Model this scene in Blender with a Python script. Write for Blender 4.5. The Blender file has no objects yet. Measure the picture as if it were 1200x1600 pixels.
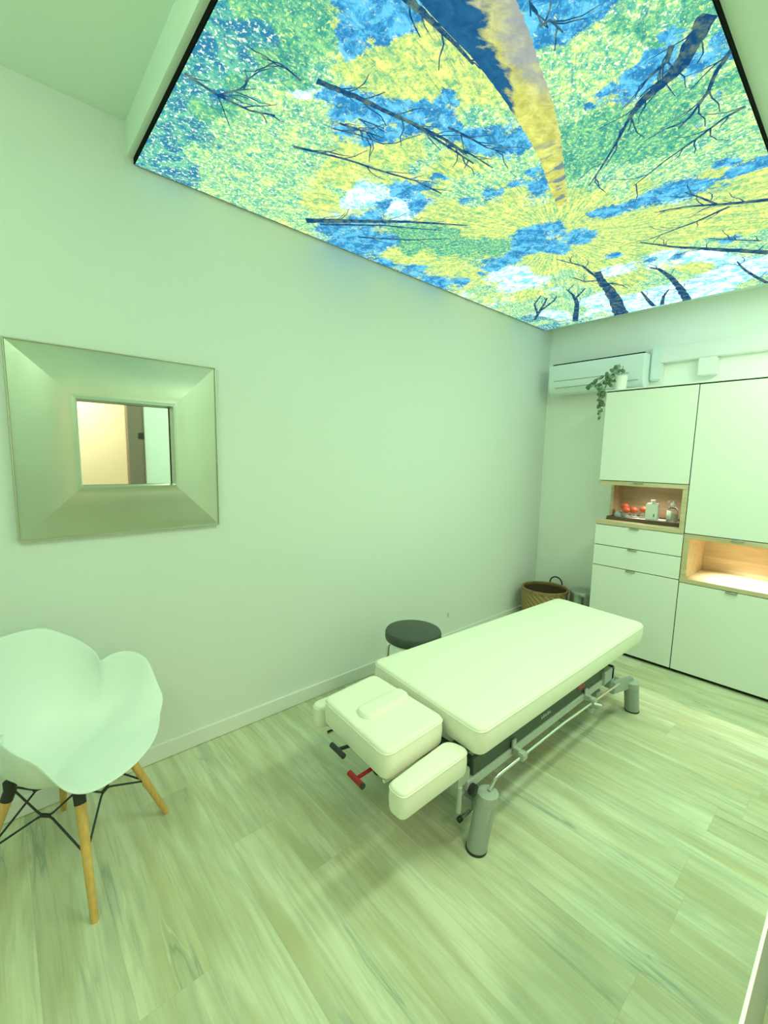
import bpy, bmesh, math, random
from mathutils import Vector, Matrix
C = bpy.context.scene.collection
S = bpy.context.scene
PI = math.pi
# ------------------------------------------------------------------ camera
cd = bpy.data.cameras.new('camera'); cam = bpy.data.objects.new('camera', cd); C.objects.link(cam); S.camera = cam
cd.sensor_fit = 'VERTICAL'; cd.sensor_height = 36; cd.lens = 686.55*36/1600; cd.clip_start = .02
R_ = Vector((0.74857901, -0.66273326, 0.02034939)); U_ = Vector((0.06822206, 0.10751438, 0.99186007)); F_ = Vector((0.65952651, 0.74109735, -0.12569604))
cam.matrix_world = Matrix(((R_.x, U_.x, -F_.x, 0), (R_.y, U_.y, -F_.y, 0), (R_.z, U_.z, -F_.z, 1.4972), (0, 0, 0, 1)))
# ------------------------------------------------------------------ world, lamps, exposure
w = bpy.data.worlds.new('world'); S.world = w; w.use_nodes = True
w.node_tree.nodes['Background'].inputs[0].default_value = (.6, 1, .6, 1); w.node_tree.nodes['Background'].inputs[1].default_value = .3
S.view_settings.view_transform = 'Standard'; S.view_settings.look = 'None'; S.view_settings.gamma = 1
S.view_settings.use_curve_mapping = False; S.view_settings.exposure = 0.0
TINT = (.685, 1.0, .66)
PANEL_GAIN = 1.5
FILL_STRIP_W = 36; FILL_GLOBE_L = 22; HALL_W = 34
def area(name, loc, sx, sy, watt, col, rot=(0, 0, 0)):
    l = bpy.data.lights.new(name, 'AREA'); l.shape = 'RECTANGLE'; l.size = sx; l.size_y = sy; l.energy = watt; l.color = col
    o = bpy.data.objects.new(name, l); C.objects.link(o); o.location = loc; o.rotation_euler = rot; return o
def point(name, loc, watt, col, r=.03):
    l = bpy.data.lights.new(name, 'POINT'); l.energy = watt; l.color = col; l.shadow_soft_size = r
    o = bpy.data.objects.new(name, l); C.objects.link(o); o.location = loc; return o
fill_lamp = area('strip_fill_light', (2.35, .14, 2.655), 2.3, .24, FILL_STRIP_W, TINT)  # added fill: unseen strip that lifts the room beyond the panel's own light
hall_lamp = area('hall_light', (.5, -1.6, 2.5), 1.0, .5, HALL_W, (1.0, .93, .60))
def spot(name, loc, watt, col, size, blend):
    l = bpy.data.lights.new(name, 'SPOT'); l.energy = watt; l.color = col; l.spot_size = math.radians(size); l.spot_blend = blend; l.shadow_soft_size = .02
    o = bpy.data.objects.new(name, l); C.objects.link(o); o.location = loc; return o
niche_lamp = spot('niche_light', (3.72, .52, .966), 24, (1.0, .96, .80), 108, .5)
shelf_lamp = spot('shelf_light', (3.74, 1.16, 1.305), 4.5, (1.0, .84, .70), 150, .6)
# ------------------------------------------------------------------ materials
def srgb(r, g, b):
    f = lambda c: (c/255/12.92 if c/255 <= .04045 else ((c/255+.055)/1.055)**2.4)
    return (f(r), f(g), f(b), 1)
def mat(name, col, rough=.5, metal=0, spec=.5, bump=0, bscale=80, var=0, vscale=6, trans=0, emit=None, estr=0, coat=0, stretch=None, ior=1.45):
    m = bpy.data.materials.new(name); m.use_nodes = True; nt = m.node_tree; b = nt.nodes['Principled BSDF']
    b.inputs['Base Color'].default_value = (*col[:3], 1); b.inputs['Roughness'].default_value = rough
    b.inputs['Metallic'].default_value = metal; b.inputs['Specular IOR Level'].default_value = spec
    b.inputs['Transmission Weight'].default_value = trans; b.inputs['Coat Weight'].default_value = coat; b.inputs['IOR'].default_value = ior
    if emit: b.inputs['Emission Color'].default_value = (*emit[:3], 1); b.inputs['Emission Strength'].default_value = estr
    tc = nt.nodes.new('ShaderNodeTexCoord'); mp = nt.nodes.new('ShaderNodeMapping'); nt.links.new(tc.outputs['Object'], mp.inputs[0])
    if stretch: mp.inputs['Scale'].default_value = stretch
    if bump:
        n = nt.nodes.new('ShaderNodeTexNoise'); n.inputs['Scale'].default_value = bscale; nt.links.new(mp.outputs[0], n.inputs['Vector'])
        bp = nt.nodes.new('ShaderNodeBump'); bp.inputs['Strength'].default_value = bump; bp.inputs['Distance'].default_value = .002
        nt.links.new(n.outputs[0], bp.inputs['Height']); nt.links.new(bp.outputs[0], b.inputs['Normal'])
    if var:
        n = nt.nodes.new('ShaderNodeTexNoise'); n.inputs['Scale'].default_value = vscale; n.inputs['Detail'].default_value = 5; nt.links.new(mp.outputs[0], n.inputs['Vector'])
        r = nt.nodes.new('ShaderNodeMapRange'); r.inputs[1].default_value = .3; r.inputs[2].default_value = .7; r.inputs[3].default_value = 1-var; r.inputs[4].default_value = 1+var
        nt.links.new(n.outputs[0], r.inputs[0])
        mx = nt.nodes.new('ShaderNodeVectorMath'); mx.operation = 'SCALE'; mx.inputs[0].default_value = col[:3]; nt.links.new(r.outputs[0], mx.inputs['Scale'])
        nt.links.new(mx.outputs[0], b.inputs['Base Color'])
    return m
class NT:
    def __init__(s, m): s.t = m.node_tree
    def n(s, typ, **k):
        x = s.t.nodes.new('ShaderNode'+typ)
        for a, v in k.items(): setattr(x, a, v)
        return x
    def val(s, sock, v):
        if hasattr(v, 'is_output') or isinstance(v, bpy.types.NodeSocket): s.t.links.new(v, sock)
        else: sock.default_value = v
    def m(s, op, a, b=0, c=0, clamp=False):
        x = s.n('Math', operation=op); x.use_clamp = clamp
        s.val(x.inputs[0], a); s.val(x.inputs[1], b); s.val(x.inputs[2], c); return x.outputs[0]
    def noise(s, vec, scale, detail=3, rough=.5, dist=0):
        x = s.n('TexNoise'); s.val(x.inputs['Vector'], vec); x.inputs['Scale'].default_value = scale; x.inputs['Detail'].default_value = detail
        x.inputs['Roughness'].default_value = rough; x.inputs['Distortion'].default_value = dist; return x.outputs[0]
    def xyz(s, a, b, c=0):
        x = s.n('CombineXYZ'); s.val(x.inputs[0], a); s.val(x.inputs[1], b); s.val(x.inputs[2], c); return x.outputs[0]
    def mix(s, f, a, b, mode='MIX'):
        x = s.n('Mix', data_type='RGBA', blend_type=mode); s.val(x.inputs[0], f); s.val(x.inputs[6], a); s.val(x.inputs[7], b); return x.outputs[2]
    def rng(s, v, a, b, c=0, d=1):
        x = s.n('MapRange'); s.val(x.inputs[0], v); s.val(x.inputs[1], a); s.val(x.inputs[2], b); s.val(x.inputs[3], c); s.val(x.inputs[4], d); return x.outputs[0]
M = {}
M['wall'] = mat('painted_wall', (.83, .90, .86), .85, bump=.35, bscale=260, spec=.2)
M['wall_back'] = mat('painted_wall_back', (.93, .95, .88), .85, bump=.3, bscale=260, spec=.2)
M['ceiling'] = mat('ceiling_paint', (.78, .91, .80), .9, spec=.2)
M['trim'] = mat('white_trim', (.84, .84, .80), .45)
M['cabinet'] = mat('cabinet_lacquer', (.85, .86, .80), .42, spec=.4)
M['dark_gap'] = mat('dark_gap', (.02, .03, .015), .8, spec=.1)
M['black_edge'] = mat('black_edge', (.004, .005, .004), .8, spec=.1)
M['handle'] = mat('grey_metal_pull', (.38, .42, .36), .4, metal=.6)
M['leather'] = mat('cream_leatherette', (.92, .90, .77), .42, bump=.15, bscale=500, spec=.4)
M['frame_paint'] = mat('grey_green_paint', (.36, .40, .36), .5)
M['frame_rail'] = mat('light_grey_paint', (.42, .47, .41), .45)
M['dark_metal'] = mat('dark_metal', (.07, .10, .07), .55)
M['black_plastic'] = mat('black_plastic', (.025, .03, .028), .45)
M['red_plastic'] = mat('red_plastic', (.32, .01, .02), .35)
M['chrome'] = mat('chrome', (.82, .84, .82), .16, metal=1)
M['steel'] = mat('brushed_steel', (.40, .45, .40), .36, metal=1)
M['chair'] = mat('white_plastic_shell', (.84, .90, .87), .35, spec=.5)
M['oak_leg'] = mat('beech_leg', (.72, .44, .14), .5, var=.12, vscale=14, stretch=(6, 6, 1))
M['stool'] = mat('black_vinyl', (.062, .082, .066), .5, bump=.2, bscale=300)
M['glass'] = mat('mirror_silver', (.93, .95, .92), .02, metal=1)
M['pot'] = mat('white_ceramic', (.85, .85, .8), .3)
M['leaf'] = mat('leaf_green', (.12, .20, .11), .5, var=.5, vscale=30)
M['leaf2'] = mat('pale_leaf_green', (.25, .36, .22), .5, var=.3, vscale=30)
M['stem'] = mat('stem_green', (.12, .18, .07), .6)
M['plastic_white'] = mat('white_plastic', (.84, .86, .82), .35)
M['label'] = mat('paper_label', (.78, .84, .80), .6)
M['label_blue'] = mat('blue_print', (.10, .26, .33), .6)
M['clear'] = mat('clear_glass', (.95, 1, .98), .05, trans=.92)
M['cup_bulb'] = mat('orange_rubber', (.62, .12, .05), .45)
M['tray'] = mat('dark_brown_tray', (.11, .075, .045), .45)
M['towel'] = mat('white_towel', (.85, .85, .82), .9)
M['ac'] = mat('ac_plastic', (.76, .84, .82), .4)
M['ac_dark'] = mat('ac_slot', (.33, .42, .35), .6)
M['warm_wall'] = mat('hall_wall', (.86, .80, .66), .85)
M['brown_door'] = mat('brown_door_frame', (.26, .20, .16), .5)
M['globe'] = mat('globe_fill_glow', (.9, .9, .9), .5, emit=TINT, estr=FILL_GLOBE_L)  # glow of the added globe behind the camera
M['strip_glow'] = mat('strip_fill_glow', (.9, .9, .9), .5, emit=(.8, 1, .72), estr=1.5)  # glow of the added strip beside the panel

def wood_mat(name, c1, c2, axis='y'):
    m = bpy.data.materials.new(name); m.use_nodes = True; t = NT(m); b = m.node_tree.nodes['Principled BSDF']
    tc = t.n('TexCoord').outputs['Object']; mp = t.n('Mapping'); t.val(mp.inputs[0], tc)
    mp.inputs['Scale'].default_value = {'y': (14, 1.2, 14), 'x': (1.2, 14, 14)}[axis]
    n = t.noise(mp.outputs[0], 2.2, 6, .6, .6); n2 = t.noise(mp.outputs[0], 14, 3, .6)
    f = t.m('ADD', t.m('MULTIPLY', n, .75), t.m('MULTIPLY', n2, .25))
    t.val(b.inputs['Base Color'], t.mix(t.rng(f, .35, .65), c1, c2)); b.inputs['Roughness'].default_value = .5
    return m
M['oak'] = wood_mat('oak_veneer', (.52, .41, .235, 1), (.70, .58, .39, 1))

def floor_mat():
    m = bpy.data.materials.new('oak_vinyl_planks'); m.use_nodes = True; t = NT(m); b = m.node_tree.nodes['Principled BSDF']
    s = t.n('SeparateXYZ'); t.val(s.inputs[0], t.n('TexCoord').outputs['Object']); X, Y = s.outputs[0], s.outputs[1]
    W, Ln = .19, 1.25
    row = t.m('FLOOR', t.m('DIVIDE', X, W)); fx = t.m('FRACT', t.m('DIVIDE', X, W))
    wn = t.n('TexWhiteNoise', noise_dimensions='1D'); t.val(wn.inputs['W'], row)
    yy = t.m('ADD', t.m('DIVIDE', Y, Ln), t.m('MULTIPLY', wn.outputs[0], 7.3)); col = t.m('FLOOR', yy); fy = t.m('FRACT', yy)
    wp = t.n('TexWhiteNoise', noise_dimensions='2D'); t.val(wp.inputs['Vector'], t.xyz(row, col)); pr = wp.outputs[0]
    off = t.m('MULTIPLY', pr, 37.0)
    q = t.m('MULTIPLY', pr, 91)
    v1 = t.xyz(t.m('MULTIPLY', X, 5.5), t.m('ADD', t.m('MULTIPLY', Y, .9), off), q)
    v2 = t.xyz(t.m('MULTIPLY', X, 40), t.m('ADD', t.m('MULTIPLY', Y, 1.6), off), off)
    v3 = t.xyz(t.m('MULTIPLY', X, 4.6), t.m('ADD', t.m('MULTIPLY', Y, .40), off), q)
    g1 = t.noise(v1, 1.5, 4, .55, .8); g2 = t.noise(v2, 1.6, 5, .65, .4); g3 = t.noise(v3, 1.7, 4, .55, .5)
    g4 = t.noise(t.xyz(t.m('MULTIPLY', X, 7), t.m('MULTIPLY', Y, 1.3), q), 1.0, 3, .55, .6); g5 = t.noise(t.xyz(t.m('MULTIPLY', X, 11), t.m('MULTIPLY', Y, 1.8), off), 1.2, 4, .6, .6)
    base = t.mix(t.rng(g1, .36, .66), (.54, .54, .34, 1), (.73, .76, .56, 1))
    base = t.mix(t.rng(g4, .50, .68, 0, .55), base, (.55, .50, .25, 1))
    base = t.mix(t.rng(g5, .54, .68, 0, .50), base, (.44, .52, .40, 1))
    base = t.mix(t.rng(g2, .46, .66, 0, .34), base, (.36, .36, .22, 1))
    d3 = t.m('ABSOLUTE', t.m('SUBTRACT', g3, .5)); msk = t.rng(t.noise(t.xyz(t.m('MULTIPLY', X, 5), t.m('MULTIPLY', Y, 1.6), q), 1.0, 2), .54, .64)
    vein = t.m('MULTIPLY', t.rng(d3, 0, .012, 1, 0), msk, clamp=True); halo = t.m('MULTIPLY', t.rng(d3, 0, .06, 1, 0), msk, clamp=True)
    base = t.mix(t.m('MULTIPLY', halo, .40), base, (.36, .46, .36, 1)); base = t.mix(t.m('MULTIPLY', vein, .42), base, (.17, .24, .17, 1))
    hi = t.m('MULTIPLY', t.rng(t.m('ABSOLUTE', t.m('SUBTRACT', g3, .535)), 0, .006, 1, 0), msk, clamp=True); base = t.mix(t.m('MULTIPLY', hi, .4), base, (.86, .88, .66, 1))
    vo = t.n('TexVoronoi'); t.val(vo.inputs['Vector'], t.xyz(t.m('MULTIPLY', X, 3.4), t.m('MULTIPLY', Y, 1.5))); vo.inputs['Scale'].default_value = 1.0
    kn = t.rng(t.m('ADD', vo.outputs['Distance'], t.m('MULTIPLY', g2, .05)), .045, .085, 1, 0)
    base = t.mix(t.m('MULTIPLY', kn, .55, clamp=True), base, (.20, .25, .17, 1))
    tone = t.rng(pr, 0, 1, .94, 1.05)
    sc = t.n('VectorMath', operation='SCALE'); t.val(sc.inputs[0], base); t.val(sc.inputs['Scale'], tone)
    ex = t.m('MULTIPLY', t.m('MINIMUM', fx, t.m('SUBTRACT', 1, fx)), W); ey = t.m('MULTIPLY', t.m('MINIMUM', fy, t.m('SUBTRACT', 1, fy)), Ln)
    gap = t.rng(t.m('MINIMUM', ex, ey), .0004, .0012, 1, 0)
    t.val(b.inputs['Base Color'], t.mix(t.m('MULTIPLY', gap, .22), sc.outputs[0], (.25, .25, .14, 1)))
    b.inputs['Roughness'].default_value = .48; b.inputs['Specular IOR Level'].default_value = .35
    bp = t.n('Bump'); bp.inputs['Strength'].default_value = .12; bp.inputs['Distance'].default_value = .002; t.val(bp.inputs['Height'], g2); t.val(b.inputs['Normal'], bp.outputs[0])
    return m
M['floor'] = floor_mat()

def silver_mat():
    m = bpy.data.materials.new('champagne_silver_leaf'); m.use_nodes = True; t = NT(m); b = m.node_tree.nodes['Principled BSDF']
    tc = t.n('TexCoord').outputs['Object']
    n = t.noise(tc, 9, 4, .6); n2 = t.noise(tc, 3, 2)
    t.val(b.inputs['Base Color'], t.mix(n2, (.50, .53, .43, 1), (.64, .68, .56, 1)))
    b.inputs['Metallic'].default_value = .85; t.val(b.inputs['Roughness'], t.rng(n, .3, .7, .34, .46)); return m
M['silver'] = silver_mat()
M['silver_edge'] = mat('silver_edge', (.60, .62, .52), .3, metal=.8)

def basket_mat():
    m = bpy.data.materials.new('woven_bamboo'); m.use_nodes = True; t = NT(m); b = m.node_tree.nodes['Principled BSDF']
    uv = t.n('TexCoord').outputs['Object']; s = t.n('SeparateXYZ'); t.val(s.inputs[0], uv)
    ang = t.m('MULTIPLY', t.m('ARCTAN2', s.outputs[1], s.outputs[0]), 7.0); z = t.m('MULTIPLY', s.outputs[2], 42)
    a = t.m('FRACT', t.m('ADD', ang, z)); c = t.m('FRACT', t.m('SUBTRACT', ang, z))
    k = t.m('MULTIPLY', t.rng(a, .0, .25), t.rng(c, 0, .25)); n = t.noise(uv, 40, 3)
    col = t.mix(t.rng(t.m('SINE', t.m('MULTIPLY', t.m('ADD', ang, z), 3.14)), -.4, .4), (.40, .24, .09, 1), (.62, .44, .20, 1))
    col = t.mix(k, (.16, .09, .03, 1), col); col = t.mix(t.m('MULTIPLY', n, .4), col, (.28, .17, .06, 1))
    t.val(b.inputs['Base Color'], col); b.inputs['Roughness'].default_value = .6
    bp = t.n('Bump'); bp.inputs['Strength'].default_value = .6; bp.inputs['Distance'].default_value = .004; t.val(bp.inputs['Height'], k); t.val(b.inputs['Normal'], bp.outputs[0]); return m
M['basket'] = basket_mat()
M['basket_rim'] = mat('basket_rim', (.30, .19, .08), .6, var=.3, vscale=40)
M['basket_in'] = mat('basket_inside', (.09, .06, .03), .8)

# printed forest on the light panel: attributes hold how much of each kind of foliage or sky stands where
def forest_mat():
    m = bpy.data.materials.new('printed_forest_canopy'); m.use_nodes = True; t = NT(m); nt = m.node_tree
    for x in list(nt.nodes): nt.nodes.remove(x)
    out = t.n('OutputMaterial'); em = t.n('Emission'); nt.links.new(em.outputs[0], out.inputs[0]); em.inputs[1].default_value = PANEL_GAIN
    tc = t.n('TexCoord').outputs['Object']
    A = t.n('Attribute', attribute_name='mix_a'); Bn = t.n('Attribute', attribute_name='mix_b')
    sa = t.n('SeparateXYZ'); t.val(sa.inputs[0], A.outputs['Vector']); sb = t.n('SeparateXYZ'); t.val(sb.inputs[0], Bn.outputs['Vector'])
    P3 = t.n('SeparateXYZ'); t.val(P3.inputs[0], tc)
    # polar coordinates about the point the trunks lean to, so that leaves and twigs streak towards it
    dx = t.m('SUBTRACT', P3.outputs[0], RADIAL[0]); dy = t.m('SUBTRACT', P3.outputs[1], RADIAL[1])
    ang = t.m('ARCTAN2', dy, dx); rad = t.m('POWER', t.m('ADD', t.m('MULTIPLY', dx, dx), t.m('MULTIPLY', dy, dy)), .5)
    pol = t.xyz(t.m('MULTIPLY', ang, 9), t.m('MULTIPLY', rad, 5.0), t.m('MULTIPLY', t.m('SINE', ang), 3))
    nA = t.noise(tc, 6, 9, .74, .3); nB = t.noise(pol, 1.6, 6, .7); nC = t.noise(tc, 34, 4, .7, .4); nD = t.noise(tc, 75, 3, .65); nE = t.noise(tc, 3.2, 8, .74)
    nF = t.noise(pol, 4.5, 4, .7, .6)
    fine = t.m('ADD', t.m('MULTIPLY', nC, .55), t.m('MULTIPLY', nF, .45))
    # palettes: nL large tone, nC clumps of leaves, nD single leaves
    nL = t.noise(tc, 2.4, 5, .6); nK = t.noise(tc, 16, 6, .75, .5); nM = t.noise(tc, 52, 4, .75, .3)
    pst = t.noise(t.xyz(t.m('MULTIPLY', ang, 34), t.m('MULTIPLY', rad, 9.0), t.m('MULTIPLY', t.m('SINE', ang), 3)), 1.0, 5, .72, .4)
    far = t.rng(rad, .3, 1.9, .85, .25)                      # streaks fade into round clumps away from the centre
    leafy = t.m('ADD', t.m('MULTIPLY', nM, .45), t.m('MULTIPLY', .55, t.m('ADD', t.m('MULTIPLY', pst, far), t.m('MULTIPLY', nK, t.m('SUBTRACT', 1, far)))))
    deep = t.rng(t.noise(tc, 26, 5, .8), .555, .60)
    def pal(f, a, b, c):                                     # three-tone ramp
        return t.mix(t.rng(f, .50, .57), t.mix(t.rng(f, .43, .50), srgb(*a), srgb(*b)), srgb(*c))
    yel = pal(leafy, (110, 176, 126), (188, 212, 118), (232, 232, 134)); yel = t.mix(t.m('MULTIPLY', deep, .45), yel, srgb(80, 170, 130))
    spk = pal(leafy, (66, 158, 150), (128, 200, 140), (214, 232, 136)); spk = t.mix(t.m('MULTIPLY', t.rng(nD, .55, .60), .85), spk, srgb(240, 248, 200)); spk = t.mix(t.m('MULTIPLY', deep, .4), spk, srgb(60, 140, 160))
    grn = pal(leafy, (52, 140, 128), (84, 168, 132), (138, 204, 136)); grn = t.mix(t.m('MULTIPLY', t.rng(nD, .57, .61), .8), grn, srgb(205, 232, 140))
    blu = pal(nK, (42, 120, 170), (62, 150, 196), (98, 188, 222)); blu = t.mix(t.m('MULTIPLY', t.rng(nM, .56, .62), .5), blu, srgb(130, 200, 180))
    tea = pal(nK, (44, 118, 152), (64, 150, 150), (104, 186, 150)); tea = t.mix(t.m('MULTIPLY', t.rng(nD, .56, .60), .9), tea, srgb(222, 240, 214))
    wht = pal(nK, (128, 208, 236), (196, 236, 240), (244, 255, 246))
    nV = []
    for k in range(6): nV.append(t.m('ADD', t.m('MULTIPLY', t.noise(t.xyz(P3.outputs[0], P3.outputs[1], 3.7*k+1.1), 4.5, 10, .82), .62), t.m('MULTIPLY', t.noise(t.xyz(P3.outputs[0], P3.outputs[1], 2.9*k+.4), 30, 5, .85), .38)))
    def wgt(s, k): return t.m('ADD', s, t.m('MULTIPLY', t.m('SUBTRACT', nV[k], .5), AMP))
    AMP = 3.3
    wY = t.m('ADD', wgt(sa.outputs[0], 0), .10); wS = wgt(sa.outputs[1], 1); wG = wgt(sa.outputs[2], 2)
    wB = t.m('ADD', wgt(sb.outputs[0], 3), -.36); wT = wgt(sb.outputs[1], 4); wW = wgt(sb.outputs[2], 5)
    col = yel; cur = wY
    for ww, cc, sh in ((wS, spk, 4), (wG, grn, 4), (wT, tea, 5), (wW, wht, 4), (wB, blu, 14)):
        f = t.m('MULTIPLY', t.m('SUBTRACT', ww, cur), sh); f = t.m('ADD', f, .5, clamp=True)
        col = t.mix(f, col, cc); cur = t.m('MAXIMUM', cur, ww)
    # sunlit and shaded single leaves over everything, larger near the print's left side
    nW = t.noise(tc, 42, 5, .85, .6); col = t.mix(t.m('MULTIPLY', t.rng(nW, .60, .645), .75), col, srgb(232, 240, 190)); col = t.mix(t.m('MULTIPLY', t.rng(nW, .40, .355), .55), col, srgb(50, 122, 128))
    # twigs
    tw = t.noise(t.xyz(t.m('MULTIPLY', ang, 14), t.m('MULTIPLY', rad, .9), 0), 1.5, 4, .6, .35)
    tl = t.rng(t.m('ABSOLUTE', t.m('SUBTRACT', tw, .5)), .0, .012, 1, 0); tl = t.m('MULTIPLY', tl, t.rng(nE, .42, .55))
    col = t.mix(t.m('MULTIPLY', tl, .55, clamp=True), col, srgb(40, 100, 120))
    t.val(em.inputs[0], col); return m
def print_mat(name, trunk):
    m = bpy.data.materials.new(name); m.use_nodes = True; t = NT(m); nt = m.node_tree
    for x in list(nt.nodes): nt.nodes.remove(x)
    out = t.n('OutputMaterial'); em = t.n('Emission'); nt.links.new(em.outputs[0], out.inputs[0]); em.inputs[1].default_value = PANEL_GAIN*(.8 if trunk else .66)
    tc = t.n('TexCoord').outputs['Object']
    if not trunk:
        n = t.noise(tc, 22, 4, .7); t.val(em.inputs[0], t.mix(t.rng(n, .46, .68), srgb(26, 84, 128), srgb(120, 150, 120)))
    else:
        A = t.n('Attribute', attribute_name='across'); s = t.n('SeparateXYZ'); t.val(s.inputs[0], A.outputs['Vector'])
        u, v = s.outputs[0], s.outputs[1]                      # across 0..1, along 0..1
        n = t.noise(t.xyz(t.m('MULTIPLY', u, 1.6), t.m('MULTIPLY', v, 9), 0), 1.3, 8, .62, .5); n2 = t.noise(tc, 20, 6, .72, .5)
        edge = t.m('ADD', t.rng(v, 0, .20, .66, .34), t.rng(v, .38, .52, 0, -.50))
        f = t.m('ADD', t.m('SUBTRACT', u, edge), t.m('MULTIPLY', t.m('SUBTRACT', n, .5), 1.1)); f = t.rng(f, -.05, .10)
        lit = t.mix(t.rng(n2, .38, .62), srgb(184, 190, 92), srgb(230, 236, 128))
        mask = t.m('MULTIPLY', t.rng(v, .34, .50, 1, .12), t.rng(t.m('ADD', t.m('MULTIPLY', n, .6), t.m('MULTIPLY', u, .35)), .42, .62), clamp=True)
        lil = t.mix(mask, lit, t.mix(n2, srgb(120, 140, 150), srgb(190, 194, 176)))
        dk = t.mix(t.rng(n2, .35, .65), srgb(28, 84, 128), srgb(44, 108, 148))
        band = t.m('MULTIPLY', t.rng(t.noise(t.xyz(t.m('MULTIPLY', u, .6), t.m('MULTIPLY', v, 26), 0), 1.0, 4), .54, .60), t.rng(v, .60, .72))
        col = t.mix(f, dk, lil); col = t.mix(t.m('MULTIPLY', band, .8, clamp=True), col, srgb(70, 118, 150)); t.val(em.inputs[0], col)
    return m
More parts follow.
